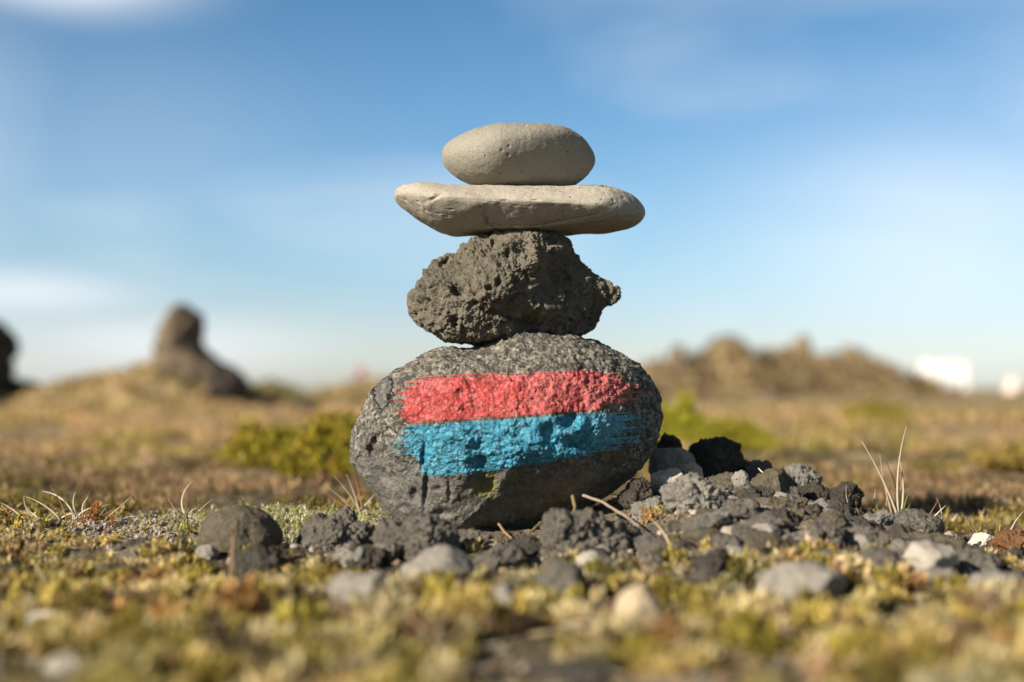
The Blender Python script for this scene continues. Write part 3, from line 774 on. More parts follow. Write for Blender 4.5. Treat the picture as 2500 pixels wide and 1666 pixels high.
for i in range(3200):
    fgl = i % 2 == 0
    if fgl: y = random.uniform(-.95, -.35); x = random.uniform(-.5, .5) * (y - CAMY)
    elif i % 3: x = random.gauss(-.32, .17); y = random.gauss(-.0, .12)
    else: x = random.uniform(-.5, .6); y = random.uniform(-.8, .2)
    if not clear_of_stones(np.array(x), np.array(y)) or y < -.95: continue
    a = random.uniform(0, 6.28)
    V, F = blade_geo((x, y, H([x], [y])[0] + .001), (math.cos(a), math.sin(a), random.uniform(.02, .55)), random.uniform(.008, .028), random.uniform(.0005, .0012) * (2.2 if fgl else 1), (random.gauss(0, .5), random.gauss(0, .5), random.uniform(-1., .1)), 4)
    VV.append(V); FF.append(F + off); off += len(V)
    CC.append(np.repeat(np.array([random.choice([(.55, .45, .28), (.42, .31, .17), (.62, .54, .38), (.30, .15, .07), (.25, .19, .10)])]), len(V), 0))
o = link('grass_litter', mesh_np('grass_litter', np.concatenate(VV), np.concatenate(FF), M['straw'], True, np.concatenate(CC)))
tag(o, 'dead straw bits and short dry blades lying over the soil', 'dry grass', kind='stuff')

def tuft(name, px, py, d, blades, label, cat='grass', group=None, part='blade'):
    """blades: list of (tip px, tip py, bend px, width mm, colour) measured in the photo"""
    b = at(px, py, d); b[2] = min(b[2], H([b[0]], [b[1]])[0] + .002)
    root = bpy.data.objects.new(name, None); COL.objects.link(root); root.location = b; root.empty_display_size = .01
    tag(root, label, cat, group)
    for (bx, tx, ty, bend, wmm, colr) in blades:
        st = np.array([(bx - px) * d / FPX, random.uniform(-.004, .004), 0.]); tip = at(tx, ty, d + random.uniform(-.015, .015)) - b
        V = []; seg = 9; L = np.linalg.norm(tip - st); side_dir = np.array([1, .35, 0.]) / 1.06
        perp = np.cross((tip - st) / L, (0, 1, 0)); bd = bend * d / FPX
        pts = [st + (tip - st) * s + perp * bd * 4 * s * (1 - s) for s in np.linspace(0, 1, seg + 1)]
        pts[0] = pts[0] - np.array([0, 0, .004]); Vt = []
        for i, p in enumerate(pts):
            dd_ = pts[min(i + 1, seg)] - pts[max(i - 1, 0)]; dd_ /= np.linalg.norm(dd_)
            s = np.cross(dd_, (0.3, 1, 0)); s /= np.linalg.norm(s); nn = np.cross(s, dd_)
            w = wmm * 1.6 / 2000 * (1 - .85 * (i / seg) ** 2)
            Vt += [p - s * w, p + s * w, p - nn * w * .7]
        F = []
        for i in range(seg):
            a = i * 3
            for j in range(3):
                k = (j + 1) % 3; F += [(a + j, a + k, a + 3 + k), (a + j, a + 3 + k, a + 3 + j)]
        a = seg * 3; F += [(a, a + 1, a + 2), (2, 1, 0)]
        blade_obj(part, np.array(Vt), np.array(F), colr, root)
    return root
ST = (.66, .56, .40); S2 = (.55, .42, .26); GR = (.16, .24, .05); RD = (.42, .20, .10); WH = (.76, .70, .55)
tuft('grass_tuft', 2198, 1252, 1.35, [(2200, 2104, 1078, -8, 1.9, ST), (2196, 2213, 1040, 14, 1.5, ST), (2190, 2148, 1108, 6, 1.3, S2), (2186, 2194, 1115, -14, 1.5, ST), (2192, 2172, 1200, 5, 1.2, S2),
     (2150, 2137, 1195, 6, 1.4, ST), (2150, 2164, 1205, -4, 1.1, S2), (2200, 2220, 1200, 4, 1.8, GR), (2206, 2223, 1230, 3, 1.5, GR), (2190, 2180, 1215, -3, 1.2, GR), (2196, 2160, 1120, -12, 1.2, ST), (2198, 2206, 1150, 5, .9, S2)],
     'tall pale dry grass tuft with green shoots standing right of the rubble mound')
tuft('grass_tuft', 2250, 1258, 1.30, [(2240, 2310, 1234, 3, 1.4, WH), (2236, 2292, 1218, -2, 1.0, RD), (2290, 2286, 1216, -12, 1.1, S2), (2305, 2300, 1250, 5, 1., S2)],
     'few short stiff straws lying slanted just right of the tall dry grass')
tuft('grass_tuft', 2462, 1340, 1.30, [(2462, 2502, 1246, 14, 1.3, ST), (2440, 2442, 1266, 2, .9, S2), (2440, 2356, 1262, 8, .9, S2), (2436, 2372, 1278, 6, .8, S2)],
     'thin arching dry stems at the right edge above the white stone')
tuft('grass_tuft', 2120, 1250, 1.27, [(2121, 2066, 1184, 20, .8, ST), (2118, 2090, 1216, 12, .6, RD)], 'single thin arching straw crossing the lone dark lump')
tuft('grass_tuft', 200, 1268, 1.33, [(186, 104, 1200, -18, 1.5, WH), (165, 121, 1184, -6, .9, RD), (196, 184, 1202, 12, 1.7, WH), (215, 216, 1214, 16, 1.9, WH), (180, 150, 1220, -10, 1.1, ST), (205, 222, 1196, 7, .9, RD),
     (150, 60, 1212, -8, 1.1, ST), (95, 58, 1212, 10, 1.2, ST), (120, 84, 1290, 4, 1.0, ST), (240, 272, 1232, 16, .8, S2), (150, 20, 1272, 14, 1.2, ST), (230, 330, 1240, 10, .9, RD), (170, 260, 1236, -20, 1.0, ST), (60, 2, 1228, -4, 1.1, ST),
     (110, 66, 1240, 5, 1.4, WH), (100, 138, 1240, -4, 1.1, ST), (180, 236, 1238, 8, 1., WH), (90, 190, 1288, -14, 1.2, ST), (250, 326, 1206, -2, .9, S2), (140, 210, 1262, 12, 1.3, WH), (60, 110, 1290, -5, 1., ST)],
     'sprawling tuft of bleached curling grass at the left edge')
tuft('grass_tuft', 454, 1252, 1.36, [(458, 470, 1174, 20, 1.7, ST), (450, 410, 1216, 3, 1.1, S2), (462, 488, 1240, 12, 1.1, WH), (466, 520, 1218, 2, .9, S2), (445, 425, 1246, 6, 1.2, WH), (470, 505, 1250, 3, 1., ST)],
     'small tuft with one curved pale blade left of the dome shaped stone')
tuft('grass_tuft', 880, 1245, 1.40, [(884, 816, 1163, -4, .9, S2), (880, 845, 1158, -3, 1.1, ST), (872, 795, 1186, -4, .8, S2), (886, 864, 1160, -3, 1.0, RD), (880, 790, 1198, 4, .8, RD), (850, 915, 1204, -8, 1.3, WH), (900, 842, 1232, 6, .9, ST), (840, 772, 1236, 3, .9, S2), (868, 905, 1212, -5, 1., ST)],
     'thin straw tuft leaning left beside the left foot of the boulder')
tuft('grass_tuft', 1622, 1330, 1.08, [(1640, 1582, 1262, -8, 2.0, S2), (1660, 1610, 1320, -3, 1.5, ST)], 'two bent straws out of focus in front of the crusty grey rock')
tuft('grass_tuft', 1760, 1375, 1.0, [(1764, 1716, 1350, 4, 2.0, ST), (1740, 1722, 1362, 3, 1.6, ST)], 'short pale straw stubs out of focus before the mound')
tuft('grass_tuft', 575, 1420, .98, [(576, 570, 1290, 3, 2.6, (.36, .23, .14)), (568, 566, 1330, 3, 2., (.36, .23, .14))], 'upright brown stalk out of focus before the dome shaped stone')
tuft('grass_tuft', 1932, 1640, .72, [(1936, 1905, 1470, 8, 3.0, (.5, .36, .22)), (1940, 1925, 1500, 5, 2., (.5, .36, .22))], 'broad tan blade out of focus in the right foreground')
# rusty sprigs
for (px, py, hpx, lb) in [(273, 1303, 30, 'tiny orange brown sprig on the bare grit at left'), (228, 1300, 60, 'taller rusty sprig beside the bleached grass tuft'), (205, 1290, 34, 'rusty clump under the bleached grass tuft'), (320, 1296, 22, 'tiny grey sprig right of the orange brown sprig')]:
    d = 1.28; b = at(px, py, d); b[2] = H([b[0]], [b[1]])[0]
    nS = 9; P = np.stack([r.normal(0, .0016, nS), r.normal(0, .0016, nS), np.zeros(nS)], 1); hh = np.full(nS, hpx * d / FPX) * r.uniform(.6, 1, nS)
    cc = np.repeat(np.array([(.42, .19, .07) if 'grey' not in lb else (.4, .36, .3)]), nS, 0)
    A, B, C, c = shoots(P, hh, cc, 14, .28, .07, .7, .25, px)
    o = link('moss_sprig', tris('moss_sprig', A, B, C, c, M['leaf']), loc=b); tag(o, lb, 'sprig')
# twigs
def twig(name, pts, rad, label, color=(.22, .16, .11)):
    P = [at(*p) for p in pts]; c0 = P[0].copy(); V = []; ns = 7; F = []
    Q = []
    for i in range(len(P) - 1):
        for s in np.linspace(0, 1, 7)[:-1]: Q.append(P[i] + (P[i + 1] - P[i]) * s + np.array([0, 0, random.uniform(-.0003, .0003)]))
    Q.append(P[-1])
    for i, p in enumerate(Q):
        d = Q[min(i + 1, len(Q) - 1)] - Q[max(i - 1, 0)]; d /= np.linalg.norm(d); s = np.cross(d, (0, 0, 1)); s /= np.linalg.norm(s); u = np.cross(s, d)
        rr = rad * random.uniform(.85, 1.15) * (1 - .3 * i / len(Q))
        for k in range(ns):
            a = 6.283 * k / ns; V.append(p - c0 + (s * math.cos(a) + u * math.sin(a)) * rr)
    for i in range(len(Q) - 1):
        for k in range(ns): F.append((i * ns + k, i * ns + (k + 1) % ns, (i + 1) * ns + (k + 1) % ns, (i + 1) * ns + k))
    V = np.array(V); me = mesh_np(name, V, np.array(F), M['straw'], True, np.repeat(np.array([color]), len(V), 0))
    tag(link(name, me, loc=c0), label, 'twig')
twig('twig', [(1424, 1210, 1.20), (1470, 1226, 1.17), (1520, 1256, 1.14), (1562, 1286, 1.11)], .0013, 'grey brown twig sloping down in front of the boulder lower right', (.34, .27, .21))
twig('twig', [(1398, 1212, 1.16), (1404, 1240, 1.15), (1396, 1275, 1.13)], .0016, 'short upright mossy twig left of the sloping twig', (.24, .18, .08))
twig('twig', [(1218, 1280, 1.17), (1232, 1300, 1.15), (1250, 1316, 1.14)], .0012, 'short brown twig in the dark gap under the boulder', (.36, .24, .12))
twig('twig', [(1296, 1300, 1.15), (1318, 1278, 1.16), (1356, 1266, 1.17)], .0012, 'curved mossy rootlet under the shaded boulder', (.25, .20, .08))
twig('twig', [(1852, 1144, 1.33), (1864, 1156, 1.32), (1894, 1156, 1.31)], .0006, 'bent white straw on top of the cracked brown lump', WH)

# ------------------------------------------------------------------ shrubs in the middle distance
def shrub(name, x0, y0, x1, y1, d, label, cols, n=5200, leaf=.010):
    y0 = y0 + .22 * (y1 - y0)
    d = min(hit((x0 + x1) / 2, y1 - 6, .3, 14.), d * 1.6)
    c = at((x0 + x1) / 2, y1, d); w = (x1 - x0) * d / FPX; h = (y1 - y0) * d / FPX
    c[2] = H([c[0]], [c[1]])[0] - .01; r = np.random.default_rng(int(x0))
    root = bpy.data.objects.new(name, None); COL.objects.link(root); root.location = c; tag(root, label, 'shrub')
    X = r.uniform(-.5, .5, n) * w; Y = r.normal(0, .16, n) * w
    e2 = np.clip(1 - (2 * X / w) ** 2, 0, 1)
    top = h * (e2 ** .45) * np.exp(-(Y / (w * .28)) ** 2) * (.62 + .55 * perlin(np.stack([X, Y, X * 0], 1) * 7 / w + x0) + .25 * perlin(np.stack([X, Y, X * 0], 1) * 19 / w + x0))
    Z = np.maximum(top, .01) * (1.15 - .8 * r.random(n) ** 2.6)
    P = np.stack([X, Y, Z], 1)
    col = np.array(cols)[r.integers(0, len(cols), n)]
    A, B, C, cc = shoots(P, np.full(n, leaf * 2.2), col, 6, .5, .12, 1., .8, 3)
    link('foliage', tris('foliage', A, B, C, cc, M['leaf']), root)
    VV = []; FF = []; off = 0
    for i in range(26):
        a = random.uniform(0, 6.28); q = random.uniform(.2, .9)
        V, F = blade_geo((0.02 * math.cos(a), .02 * math.sin(a), -.02), (q * math.cos(a) * w / 2, q * math.sin(a) * w * .35, h * .8), math.hypot(q * w / 2, h) * .8, .006, (0, 0, .3), 5)
        VV.append(V); FF.append(F + off); off += len(V)
    V = np.concatenate(VV); link('stems', mesh_np('stems', V, np.concatenate(FF), M['straw'], True, np.repeat(np.array([(.16, .10, .06)]), len(V), 0)), root)
GC = [(.36, .33, .03), (.46, .38, .04), (.22, .21, .02), (.50, .33, .06), (.14, .13, .02)]
shrub('heather_shrub', 560, 1012, 760, 1148, 2.9, 'green gold low shrub behind the boulder, left of two touching ones', GC)
shrub('heather_shrub', 700, 1010, 930, 1172, 2.6, 'green gold low shrub directly left of the boulder in the blurred ground', GC)
shrub('heather_shrub', 1560, 955, 1720, 1100, 3.6, 'yellow green shrub rising right behind the boulder edge', [(.44, .42, .04), (.54, .47, .06), (.32, .32, .03)])
shrub('heather_shrub', 1660, 1020, 1880, 1110, 3.4, 'lower green shrub sloping right behind the dark lava lump', [(.36, .34, .04), (.46, .38, .05), (.28, .27, .03)])
shrub('heather_shrub', 2060, 995, 2210, 1034, 7.5, 'small olive shrub patch before the brown ridge at right', [(.30, .25, .04), (.38, .29, .05)], 2500, .02)
shrub('heather_shrub', 2390, 1110, 2540, 1152, 3.4, 'small ochre shrub patch at the right edge', [(.34, .25, .06), (.40, .28, .09)], 1500, .01)

# ------------------------------------------------------------------ far things
def ridge(name, pts, d, thick, mat, label, noise=.04, kind='structure', cat='hill', seed=0, nx_=260, ny_=60, scrub=None):
    pts = np.array(pts, float)
    P = np.array([at(x, y, d) for x, y in pts]); gb = H(P[:, 0], P[:, 1], False)
    xs = np.linspace(P[0, 0], P[-1, 0], nx_); hs = np.interp(xs, P[:, 0], P[:, 2]); 
    s = np.linspace(-1, 1, ny_); X, S_ = np.meshgrid(xs, s); Hh = np.interp(X.ravel(), P[:, 0], P[:, 2])
    Y = CAMY + d + S_.ravel() * thick; prof = np.cos(S_.ravel() * math.pi / 2) ** .8
    X = X.ravel(); size = hs.max() + .1
    Z = -.35 + (Hh + .35) * prof + fbm(np.stack([X, Y, X * 0 + seed], 1) / (size * .38) + 3, 5) * noise * size * (.3 + prof)
    idx = np.arange(nx_ * ny_).reshape(ny_, nx_)
    F = np.stack([idx[:-1, :-1].ravel(), idx[:-1, 1:].ravel(), idx[1:, 1:].ravel(), idx[1:, :-1].ravel()], 1)
    o = link(name, mesh_np(name, np.stack([X, Y, Z], 1), F, mat)); tag(o, label, cat, kind=kind)
    if scrub:
        r = np.random.default_rng(len(label)); ns = 2600; gi = r.integers(0, nx_ * (ny_ // 2 + 4), ns)
        P = np.stack([X, Y, Z], 1)[gi]; P = P[P[:, 2] > -.06]; n_ = len(P)
        m_ = fbm(P * np.array([1, 1, 0]) * 3 / size + 9, 3)
        pick = np.where(m_ > 0, r.integers(0, len(scrub) // 2, n_), r.integers(len(scrub) // 2, len(scrub), n_))
        A, B, C, c = shoots(P - [0, 0, .01], r.uniform(.002, .0055, n_) * d, np.array(scrub)[pick], 8, .8, .24, 1.4, .6, 3)
        q = link('scrub', tris('scrub', A, B, C, c, M['leaf']), o); tag(q, kind='stuff')
    return o
ridge('hill', [(40,1040),(110,990),(150,958),(200,932),(255,923),(330,915),(385,893),(450,880),(520,905),(600,950),(680,985),(760,1015)], 9.5, 2.2, M['heath'], 'dry grass knoll under the brown lava outcrop on the left', scrub=[(.64, .48, .27), (.54, .41, .20), (.70, .54, .32), (.34, .27, .12), (.22, .16, .08), (.44, .36, .14)])
ridge('hill', [(520,1010),(590,968),(640,950),(690,952),(740,975),(800,1000)], 14, 1.8, M['heath_green'], 'low greenish knoll left of the boulder', scrub=[(.40, .37, .16), (.34, .30, .12), (.28, .24, .10), (.44, .34, .18)])
ridge('hill', [(690,1010),(760,978),(800,962),(840,955),(870,948),(920,940),(1000,945),(1120,960)], 16, 2.5, M['heath'], 'low ochre rise directly behind the left of the boulder', scrub=[(.64, .48, .27), (.54, .41, .20), (.70, .54, .32), (.34, .27, .12), (.22, .16, .08), (.44, .36, .14)])
ridge('hill', [(-500,900),(-200,880),(-60,905),(0,918),(60,930),(110,955),(150,985),(190,1015)], 11, 1.5, M['shaded_bank'], 'dark green bank at the far left edge')
ridge('ridge', [(1380,960),(1500,925),(1580,905),(1630,892),(1660,888),(1710,878),(1745,852),(1772,839),(1800,858),(1823,884),(1850,876),(1880,869),(1920,876),(1960,874),(2010,886),(2045,880),(2074,873),(2095,888),(2116,918),(2170,924),(2225,942),(2244,972),(2290,995),(2420,1005),(2700,1005)], 26, 5., M['ridge'], 'brown uneven lava ridge on the right horizon', .15, scrub=[(.46, .34, .19), (.36, .27, .13), (.52, .38, .22), (.15, .11, .06), (.11, .085, .05), (.24, .19, .09)])
ridge('hill', [(2120,1010),(2200,994),(2262,990),(2330,990),(2400,974),(2450,978),(2520,984),(2700,975),(2900,960)], 40, 6., M['heath'], 'low brown rise below the white cabin', scrub=[(.64, .48, .27), (.54, .41, .20), (.70, .54, .32), (.34, .27, .12), (.22, .16, .08), (.44, .36, .14)])
def out_rock(name, pts, centre, d, depth, mat, label, nz=1.8, n=5):
    c, V, F = outline_shape(pts, centre, None, n, (depth, depth), .8, d)
    s = np.abs(V).max(); N = sphere_normals(V, F)
    V = V + N * ((worley(V / s * 3.4 + d) - .5)[:, None] * .09 * s)
    V = V + N * ((fbm(V / s * 4 + d, 4) * .04 + ridged(V / s * 9, 3) * .01) * s * nz)[:, None]
    o = link(name, mesh_np(name, V, F, mat), loc=c); tag(o, label, 'rock'); return o
out_rock('lava_outcrop', [(434,744),(446,744),(466,758),(488,768),(484,795),(474,822),(486,846),(516,872),(548,892),(580,906),(602,934),(600,968),(565,990),(506,995),(406,975),(396,925),(388,893),(390,866),(386,842),(396,818),(410,790),(422,764)], (448, 866), 9.0, .32, M['outcrop'], 'brown lava outcrop with a leaning head on the left knoll', .9, 6)
out_rock('dark_rock', [(515,925),(545,912),(580,918),(594,940),(592,975),(560,985),(525,975),(510,950)], (552, 948), 8.7, .12, M['outcrop_dark'], 'dark rock at the right foot of the lava outcrop')
out_rock('dark_rock', [(-60,770),(-10,790),(18,812),(26,840),(22,872),(8,890),(14,935),(-20,960),(-90,950),(-110,880)], (-35, 870), 10.6, .35, M['outcrop_dark'], 'tall dark rock cut off by the left edge')
out_rock('standing_stone', [(652,925),(668,922),(676,940),(680,960),(645,960),(646,940)], (662, 945), 13.8, .05, M['outcrop'], 'tiny dark standing stone on the greenish knoll', 1, 4)
out_rock('dark_rock', [(722,985),(745,974),(772,980),(784,1000),(770,1015),(735,1016),(718,1003)], (750, 996), 8., .06, M['outcrop_dark'], 'low dark rock between the knoll and the boulder', 1, 4)
out_rock('lava_spire', [(1642,842),(1664,842),(1676,900),(1680,950),(1626,955),(1632,900),(1636,856)], (1656, 910), 24, .22, M['outcrop'], 'dark pillar at the left end of the brown ridge', 1, 5)
out_rock('lava_spire', [(1748,846),(1772,822),(1794,846),(1808,880),(1815,910),(1735,910),(1740,878)], (1773, 882), 25, .35, M['spire'], 'broad pointed ochre crag on the brown ridge', 1, 5)
out_rock('lava_spire', [(1944,826),(1960,816),(1976,830),(1980,870),(1994,905),(1926,905),(1938,868)], (1960, 876), 25, .16, M['spire'], 'narrow spire in the middle of the brown ridge', 1, 5)
out_rock('lava_spire', [(2056,868),(2078,856),(2094,870),(2100,905),(2098,925),(2040,925),(2048,895)], (2072, 900), 25, .25, M['spire'], 'rounded crag at the right end of the brown ridge', 1, 5)
for (x, y, w_, h_, lb) in [(1600,905,30,34,'low crag at the far left end of the brown ridge behind the boulder'),(1712,880,34,30,'dark crag between the dark pillar and the broad pointed crag'),(1862,874,44,34,'blocky crag left of the narrow spire'),(1915,884,30,26,'small crag just left of the narrow spire foot'),(2018,892,34,30,'low knob right of the narrow spire'),(2140,930,60,34,'sloping crag where the ridge drops at right'),(2205,944,40,26,'last small knob on the right slope of the ridge')]:
    out_rock('crag', [(x-w_*.5,y+h_*.6),(x-w_*.42,y-h_*.1),(x-w_*.1,y-h_*.5),(x+w_*.15,y-h_*.3),(x+w_*.38,y-h_*.38),(x+w_*.5,y+h_*.6)], (x, y+h_*.1), 24.6, .3, M['outcrop' if x in (1712,2018) else 'spire'], lb, 1.6, 5)
out_rock('dark_rock', [(1860,965),(1885,955),(1900,975),(1895,1010),(1870,1020),(1852,1000)], (1877, 988), 17, .2, M['outcrop'], 'brown rock in a hollow below the brown ridge', 1, 4)
out_rock('pale_boulder', [(1985,1000),(2005,992),(2030,1000),(2034,1020),(2010,1030),(1986,1022)], (2010, 1012), 10, .08, M['tan'], 'pale rounded rock in front of the brown ridge', .5, 4)
t = NT('pale pink rock'); M['palepink'] = t.out(t.mix(t.ramp(t.noise(1.5, 4), .4, .6), (.72, .58, .47), (.80, .70, .60)), .9)
out_rock('pale_stone_pillar', [(2470,918),(2480,930),(2484,955),(2490,985),(2484,1004),(2448,1004),(2444,985),(2452,960),(2460,935)], (2467, 968), 48, .35, M['palepink'], 'pale pink tapering stone pillar near the right edge of the horizon', .5, 5)

# white cabin
def boxm(name, x0, y0, z0, x1, y1, z1, mat, parent, bev=.02):
    bm = bmesh.new(); bmesh.ops.create_cube(bm, size=1)
    for v in bm.verts: v.co = ((x0 + x1) / 2 + v.co.x * (x1 - x0), (y0 + y1) / 2 + v.co.y * (y1 - y0), (z0 + z1) / 2 + v.co.z * (z1 - z0))
    bmesh.ops.bevel(bm, geom=bm.edges[:], offset=bev, segments=2, affect='EDGES')
    me = bpy.data.meshes.new(name); bm.to_mesh(me); bm.free(); me.materials.append(mat); return link(name, me, parent)
t = NT('white render'); M['cabin'] = t.out(t.mix(t.ramp(t.noise(.8, 4), .4, .7), (.82, .82, .81), (.78, .78, .76)), .6)
t = NT('cabin roof'); M['croof'] = t.out(t.mix(t.ramp(t.noise(2, 4), .4, .6), (.74, .74, .74), (.80, .80, .80)), .7)
t = NT('concrete foot'); M['cfoot'] = t.out(t.mix(t.ramp(t.noise(2, 4), .4, .6), (.50, .44, .34), (.60, .54, .44)), .9)
t = NT('window glass'); M['cglass'] = t.out((.55, .6, .64), .15)
dC = 108.; c0 = at(2272, 990, dC); c1 = at(2366, 880, dC); wC = c1[0] - c0[0]; hC = c1[2] - c0[2]
cabin = bpy.data.objects.new('white_cabin', None); COL.objects.link(cabin); cabin.location = ((c0[0] + c1[0]) / 2, c0[1], c0[2] - .9)
tag(cabin, 'bright white box shaped cabin raised on two feet at the right of the horizon', 'cabin')
cabin.rotation_euler = (0, 0, R(3))
boxm('wall', -wC / 2, 0, .9, wC / 2, 2.6, .9 + hC - .12, M['cabin'], cabin, .05)
boxm('roof', -wC / 2 - .06, -.06, .9 + hC - .117, wC / 2 + .06, 2.66, .9 + hC, M['croof'], cabin)
for sx_ in (-1, 1): boxm('foot', sx_ * wC / 2 - .3 - .28 * sx_, .1, -.4, sx_ * wC / 2 + .3 - .28 * sx_, 2.4, .897, M['cfoot'], cabin)
wn_ = boxm('window', -.5, -.03, 2.1, .5, .0, 2.9, M['cabin'], cabin, .01); boxm('pane', -.42, -.05, 2.18, .42, -.032, 2.82, M['cglass'], wn_, .005)

# far walker in a red jacket
def skin_obj(name, pts, edges, rad, mat, parent=None, loc=(0, 0, 0)):
    me = bpy.data.meshes.new(name); me.from_pydata(pts, edges, []); o = link(name, me, parent, loc); me.materials.append(mat)
    m = o.modifiers.new('s', 'SKIN'); 
    for v, q in zip(me.skin_vertices[0].data, rad): v.radius = (q, q)
    me.skin_vertices[0].data[0].use_root = True
    sb = o.modifiers.new('d', 'SUBSURF'); sb.levels = 1; sb.render_levels = 1
    for p in me.polygons: p.use_smooth = True
    return o
t = NT('skin'); M['skin'] = t.out((.45, .28, .2), .6)
t = NT('red jacket'); M['jacket'] = t.out(t.mix(t.ramp(t.noise(9, 3), .4, .6), (.38, .03, .06), (.44, .045, .07)), .7)
t = NT('dark trousers'); M['trousers'] = t.out(t.mix(t.ramp(t.noise(9, 3), .4, .6), (.03, .03, .045), (.05, .05, .06)), .8)
t = NT('dark hair'); M['hair'] = t.out((.05, .035, .03), .7)
pp = at(881, 953, 100.); pz = H([pp[0]], [pp[1]])[0]
person = skin_obj('person', [(0,0,.95),(0,0,1.15),(0,0,1.38),(0,0,1.5),(0,-.01,1.6),(0,-.02,1.70),(-.19,0,1.40),(-.27,0,1.14),(-.25,-.08,.90),(.19,0,1.40),(.27,0,1.14),(.25,-.08,.90),(-.10,0,.9),(-.12,-.04,.50),(-.13,.03,.08),(-.13,-.12,.04),(.10,0,.9),(.13,.03,.50),(.14,.12,.08),(.14,-.03,.04)],
    [(0,1),(1,2),(2,3),(3,4),(4,5),(2,6),(6,7),(7,8),(2,9),(9,10),(10,11),(0,12),(12,13),(13,14),(14,15),(0,16),(16,17),(17,18),(18,19)],
    [.13,.12,.15,.06,.09,.08,.06,.045,.04,.06,.045,.04,.09,.06,.04,.04,.09,.06,.04,.04], M['skin'], loc=(pp[0], pp[1], pz))
tag(person, 'distant walker in red jacket and dark trousers on the horizon left of the boulder', 'person')
skin_obj('jacket', [(0,0,.92),(0,0,1.15),(0,0,1.38),(0,0,1.47),(-.19,0,1.40),(-.27,0,1.14),(-.25,-.07,.95),(.19,0,1.40),(.27,0,1.14),(.25,-.07,.95)],
    [(0,1),(1,2),(2,3),(2,4),(4,5),(5,6),(2,7),(7,8),(8,9)], [.17,.16,.19,.09,.085,.07,.06,.085,.07,.06], M['jacket'], person)
skin_obj('trousers', [(0,0,.95),(-.10,0,.88),(-.12,-.04,.50),(-.13,.03,.12),(.10,0,.88),(.13,.03,.50),(.14,.12,.12)], [(0,1),(1,2),(2,3),(0,4),(4,5),(5,6)], [.15,.12,.085,.07,.12,.085,.07], M['trousers'], person)
skin_obj('hair', [(0,.02,1.66),(0,.01,1.76)], [(0,1)], [.10,.095], M['hair'], person)

# ------------------------------------------------------------------ light
SUN_AZ = R(50)      # the sun stands behind the camera, to its left
SUN_EL = R(26)
to_sun = np.array([-math.sin(SUN_AZ) * math.cos(SUN_EL), -math.cos(SUN_AZ) * math.cos(SUN_EL), math.sin(SUN_EL)])
from mathutils import Vector
ld = bpy.data.lights.new('sun', 'SUN'); ld.energy = 5.0; ld.angle = R(.53); ld.color = (1, .90, .76)
lo = bpy.data.objects.new('sun', ld); COL.objects.link(lo); lo.rotation_euler = Vector(to_sun).to_track_quat('Z', 'Y').to_euler()
w = bpy.data.worlds.new('World'); sc.world = w; w.use_nodes = True; nt = w.node_tree
bg = nt.nodes['Background']; sky = nt.nodes.new('ShaderNodeTexSky'); sky.sky_type = 'NISHITA'; sky.sun_disc = False
sky.sun_elevation = SUN_EL; sky.sun_rotation = math.atan2(to_sun[0], to_sun[1]); sky.air_density = 1.0; sky.dust_density = .6; sky.ozone_density = 1.6; sky.altitude = 0
class WT(NT):
    def __init__(s): s.t = nt; s.tc = nt.nodes.new('ShaderNodeTexCoord')
t = WT()
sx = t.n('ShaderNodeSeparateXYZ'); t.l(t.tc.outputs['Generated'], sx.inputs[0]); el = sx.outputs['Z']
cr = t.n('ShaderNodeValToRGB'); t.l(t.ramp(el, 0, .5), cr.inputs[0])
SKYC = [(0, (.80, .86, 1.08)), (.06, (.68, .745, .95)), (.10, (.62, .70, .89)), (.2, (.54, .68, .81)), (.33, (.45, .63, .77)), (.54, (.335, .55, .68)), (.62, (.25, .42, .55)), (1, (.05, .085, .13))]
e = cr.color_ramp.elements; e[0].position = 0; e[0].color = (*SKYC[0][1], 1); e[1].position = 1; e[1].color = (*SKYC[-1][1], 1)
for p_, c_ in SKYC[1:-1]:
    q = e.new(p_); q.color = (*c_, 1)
base = t.mix(1., sky.outputs['Color'], cr.outputs['Color'], 'MULTIPLY')
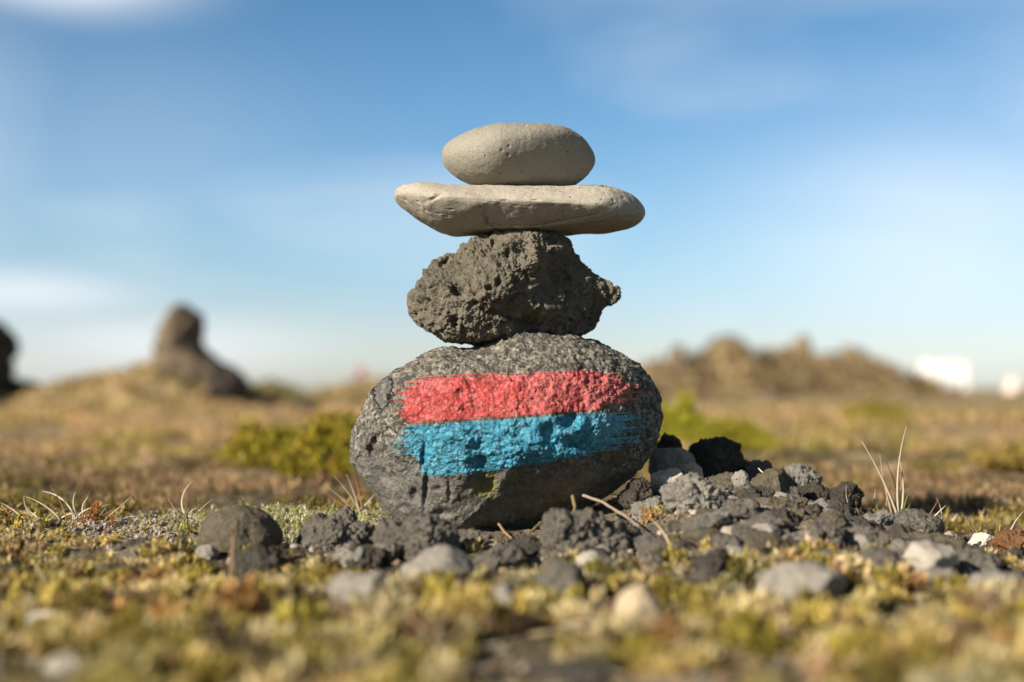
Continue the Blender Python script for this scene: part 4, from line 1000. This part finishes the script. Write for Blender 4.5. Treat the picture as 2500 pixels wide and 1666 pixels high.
# clouds: long soft streaks, more of them low down
mp = t.n('ShaderNodeMapping'); mp.inputs['Scale'].default_value = (2.2, 2.2, 9.); mp.inputs['Rotation'].default_value = (0, R(14), 0); t.l(t.tc.outputs['Generated'], mp.inputs['Vector'])
n1_ = t.noise(1.3, 4, .5, vec=mp.outputs['Vector'], dist=.4)
wisp = t.math('MULTIPLY', t.ramp(n1_, .44, .74), .30)
def blob(az, elv, raz, rel, s):
    a = R(az); d = (math.sin(a) * math.cos(R(elv)), math.cos(a) * math.cos(R(elv)), math.sin(R(elv)))
    X = t.math('DIVIDE', t.math('SUBTRACT', sx.outputs['X'], d[0]), math.sin(R(raz))); Z = t.math('DIVIDE', t.math('SUBTRACT', el, d[2]), math.sin(R(rel)))
    q = t.math('ADD', t.math('MULTIPLY', X, X), t.math('MULTIPLY', Z, Z))
    q = t.math('ADD', q, t.math('MULTIPLY', t.math('SUBTRACT', n1_, .5), 1.2))
    g = t.math('MULTIPLY', t.math('POWER', 2.718, t.math('MULTIPLY', t.math('MAXIMUM', q, 0.), -1.)), s); return t.math('MULTIPLY', g, t.ramp(sx.outputs['Y'], 0, .2))
cl_ = wisp
for b in [(-17.8, 15.9, 3.8, 1.35, .95), (-19.5, 3.6, 4.6, 1.0, .62), (-15, 1.6, 6, 1.3, .6), (18, 2.2, 8, 2.0, .16), (23, 8, 5., 7, .34), (-23, 9, 4.5, 6, .26), (13, 5, 5, .7, .15), (17, 3.4, 5, .7, .3), (17, 6., 7, 3.8, .46), (-15, 9, 6, 4, .10)]:
    cl_ = t.math('MAXIMUM', cl_, blob(*b))
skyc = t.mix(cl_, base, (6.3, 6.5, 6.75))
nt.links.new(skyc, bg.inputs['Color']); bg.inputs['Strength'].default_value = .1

sc.view_settings.view_transform = 'Standard'; sc.view_settings.look = 'None'; sc.view_settings.gamma = 1; sc.view_settings.exposure = 0.74
sc.cycles.use_denoising = True
try: sc.cycles.denoiser = 'OPENIMAGEDENOISE'
except Exception: pass
sc.cycles.max_bounces = 5; sc.cycles.diffuse_bounces = 2; sc.cycles.transparent_max_bounces = 4
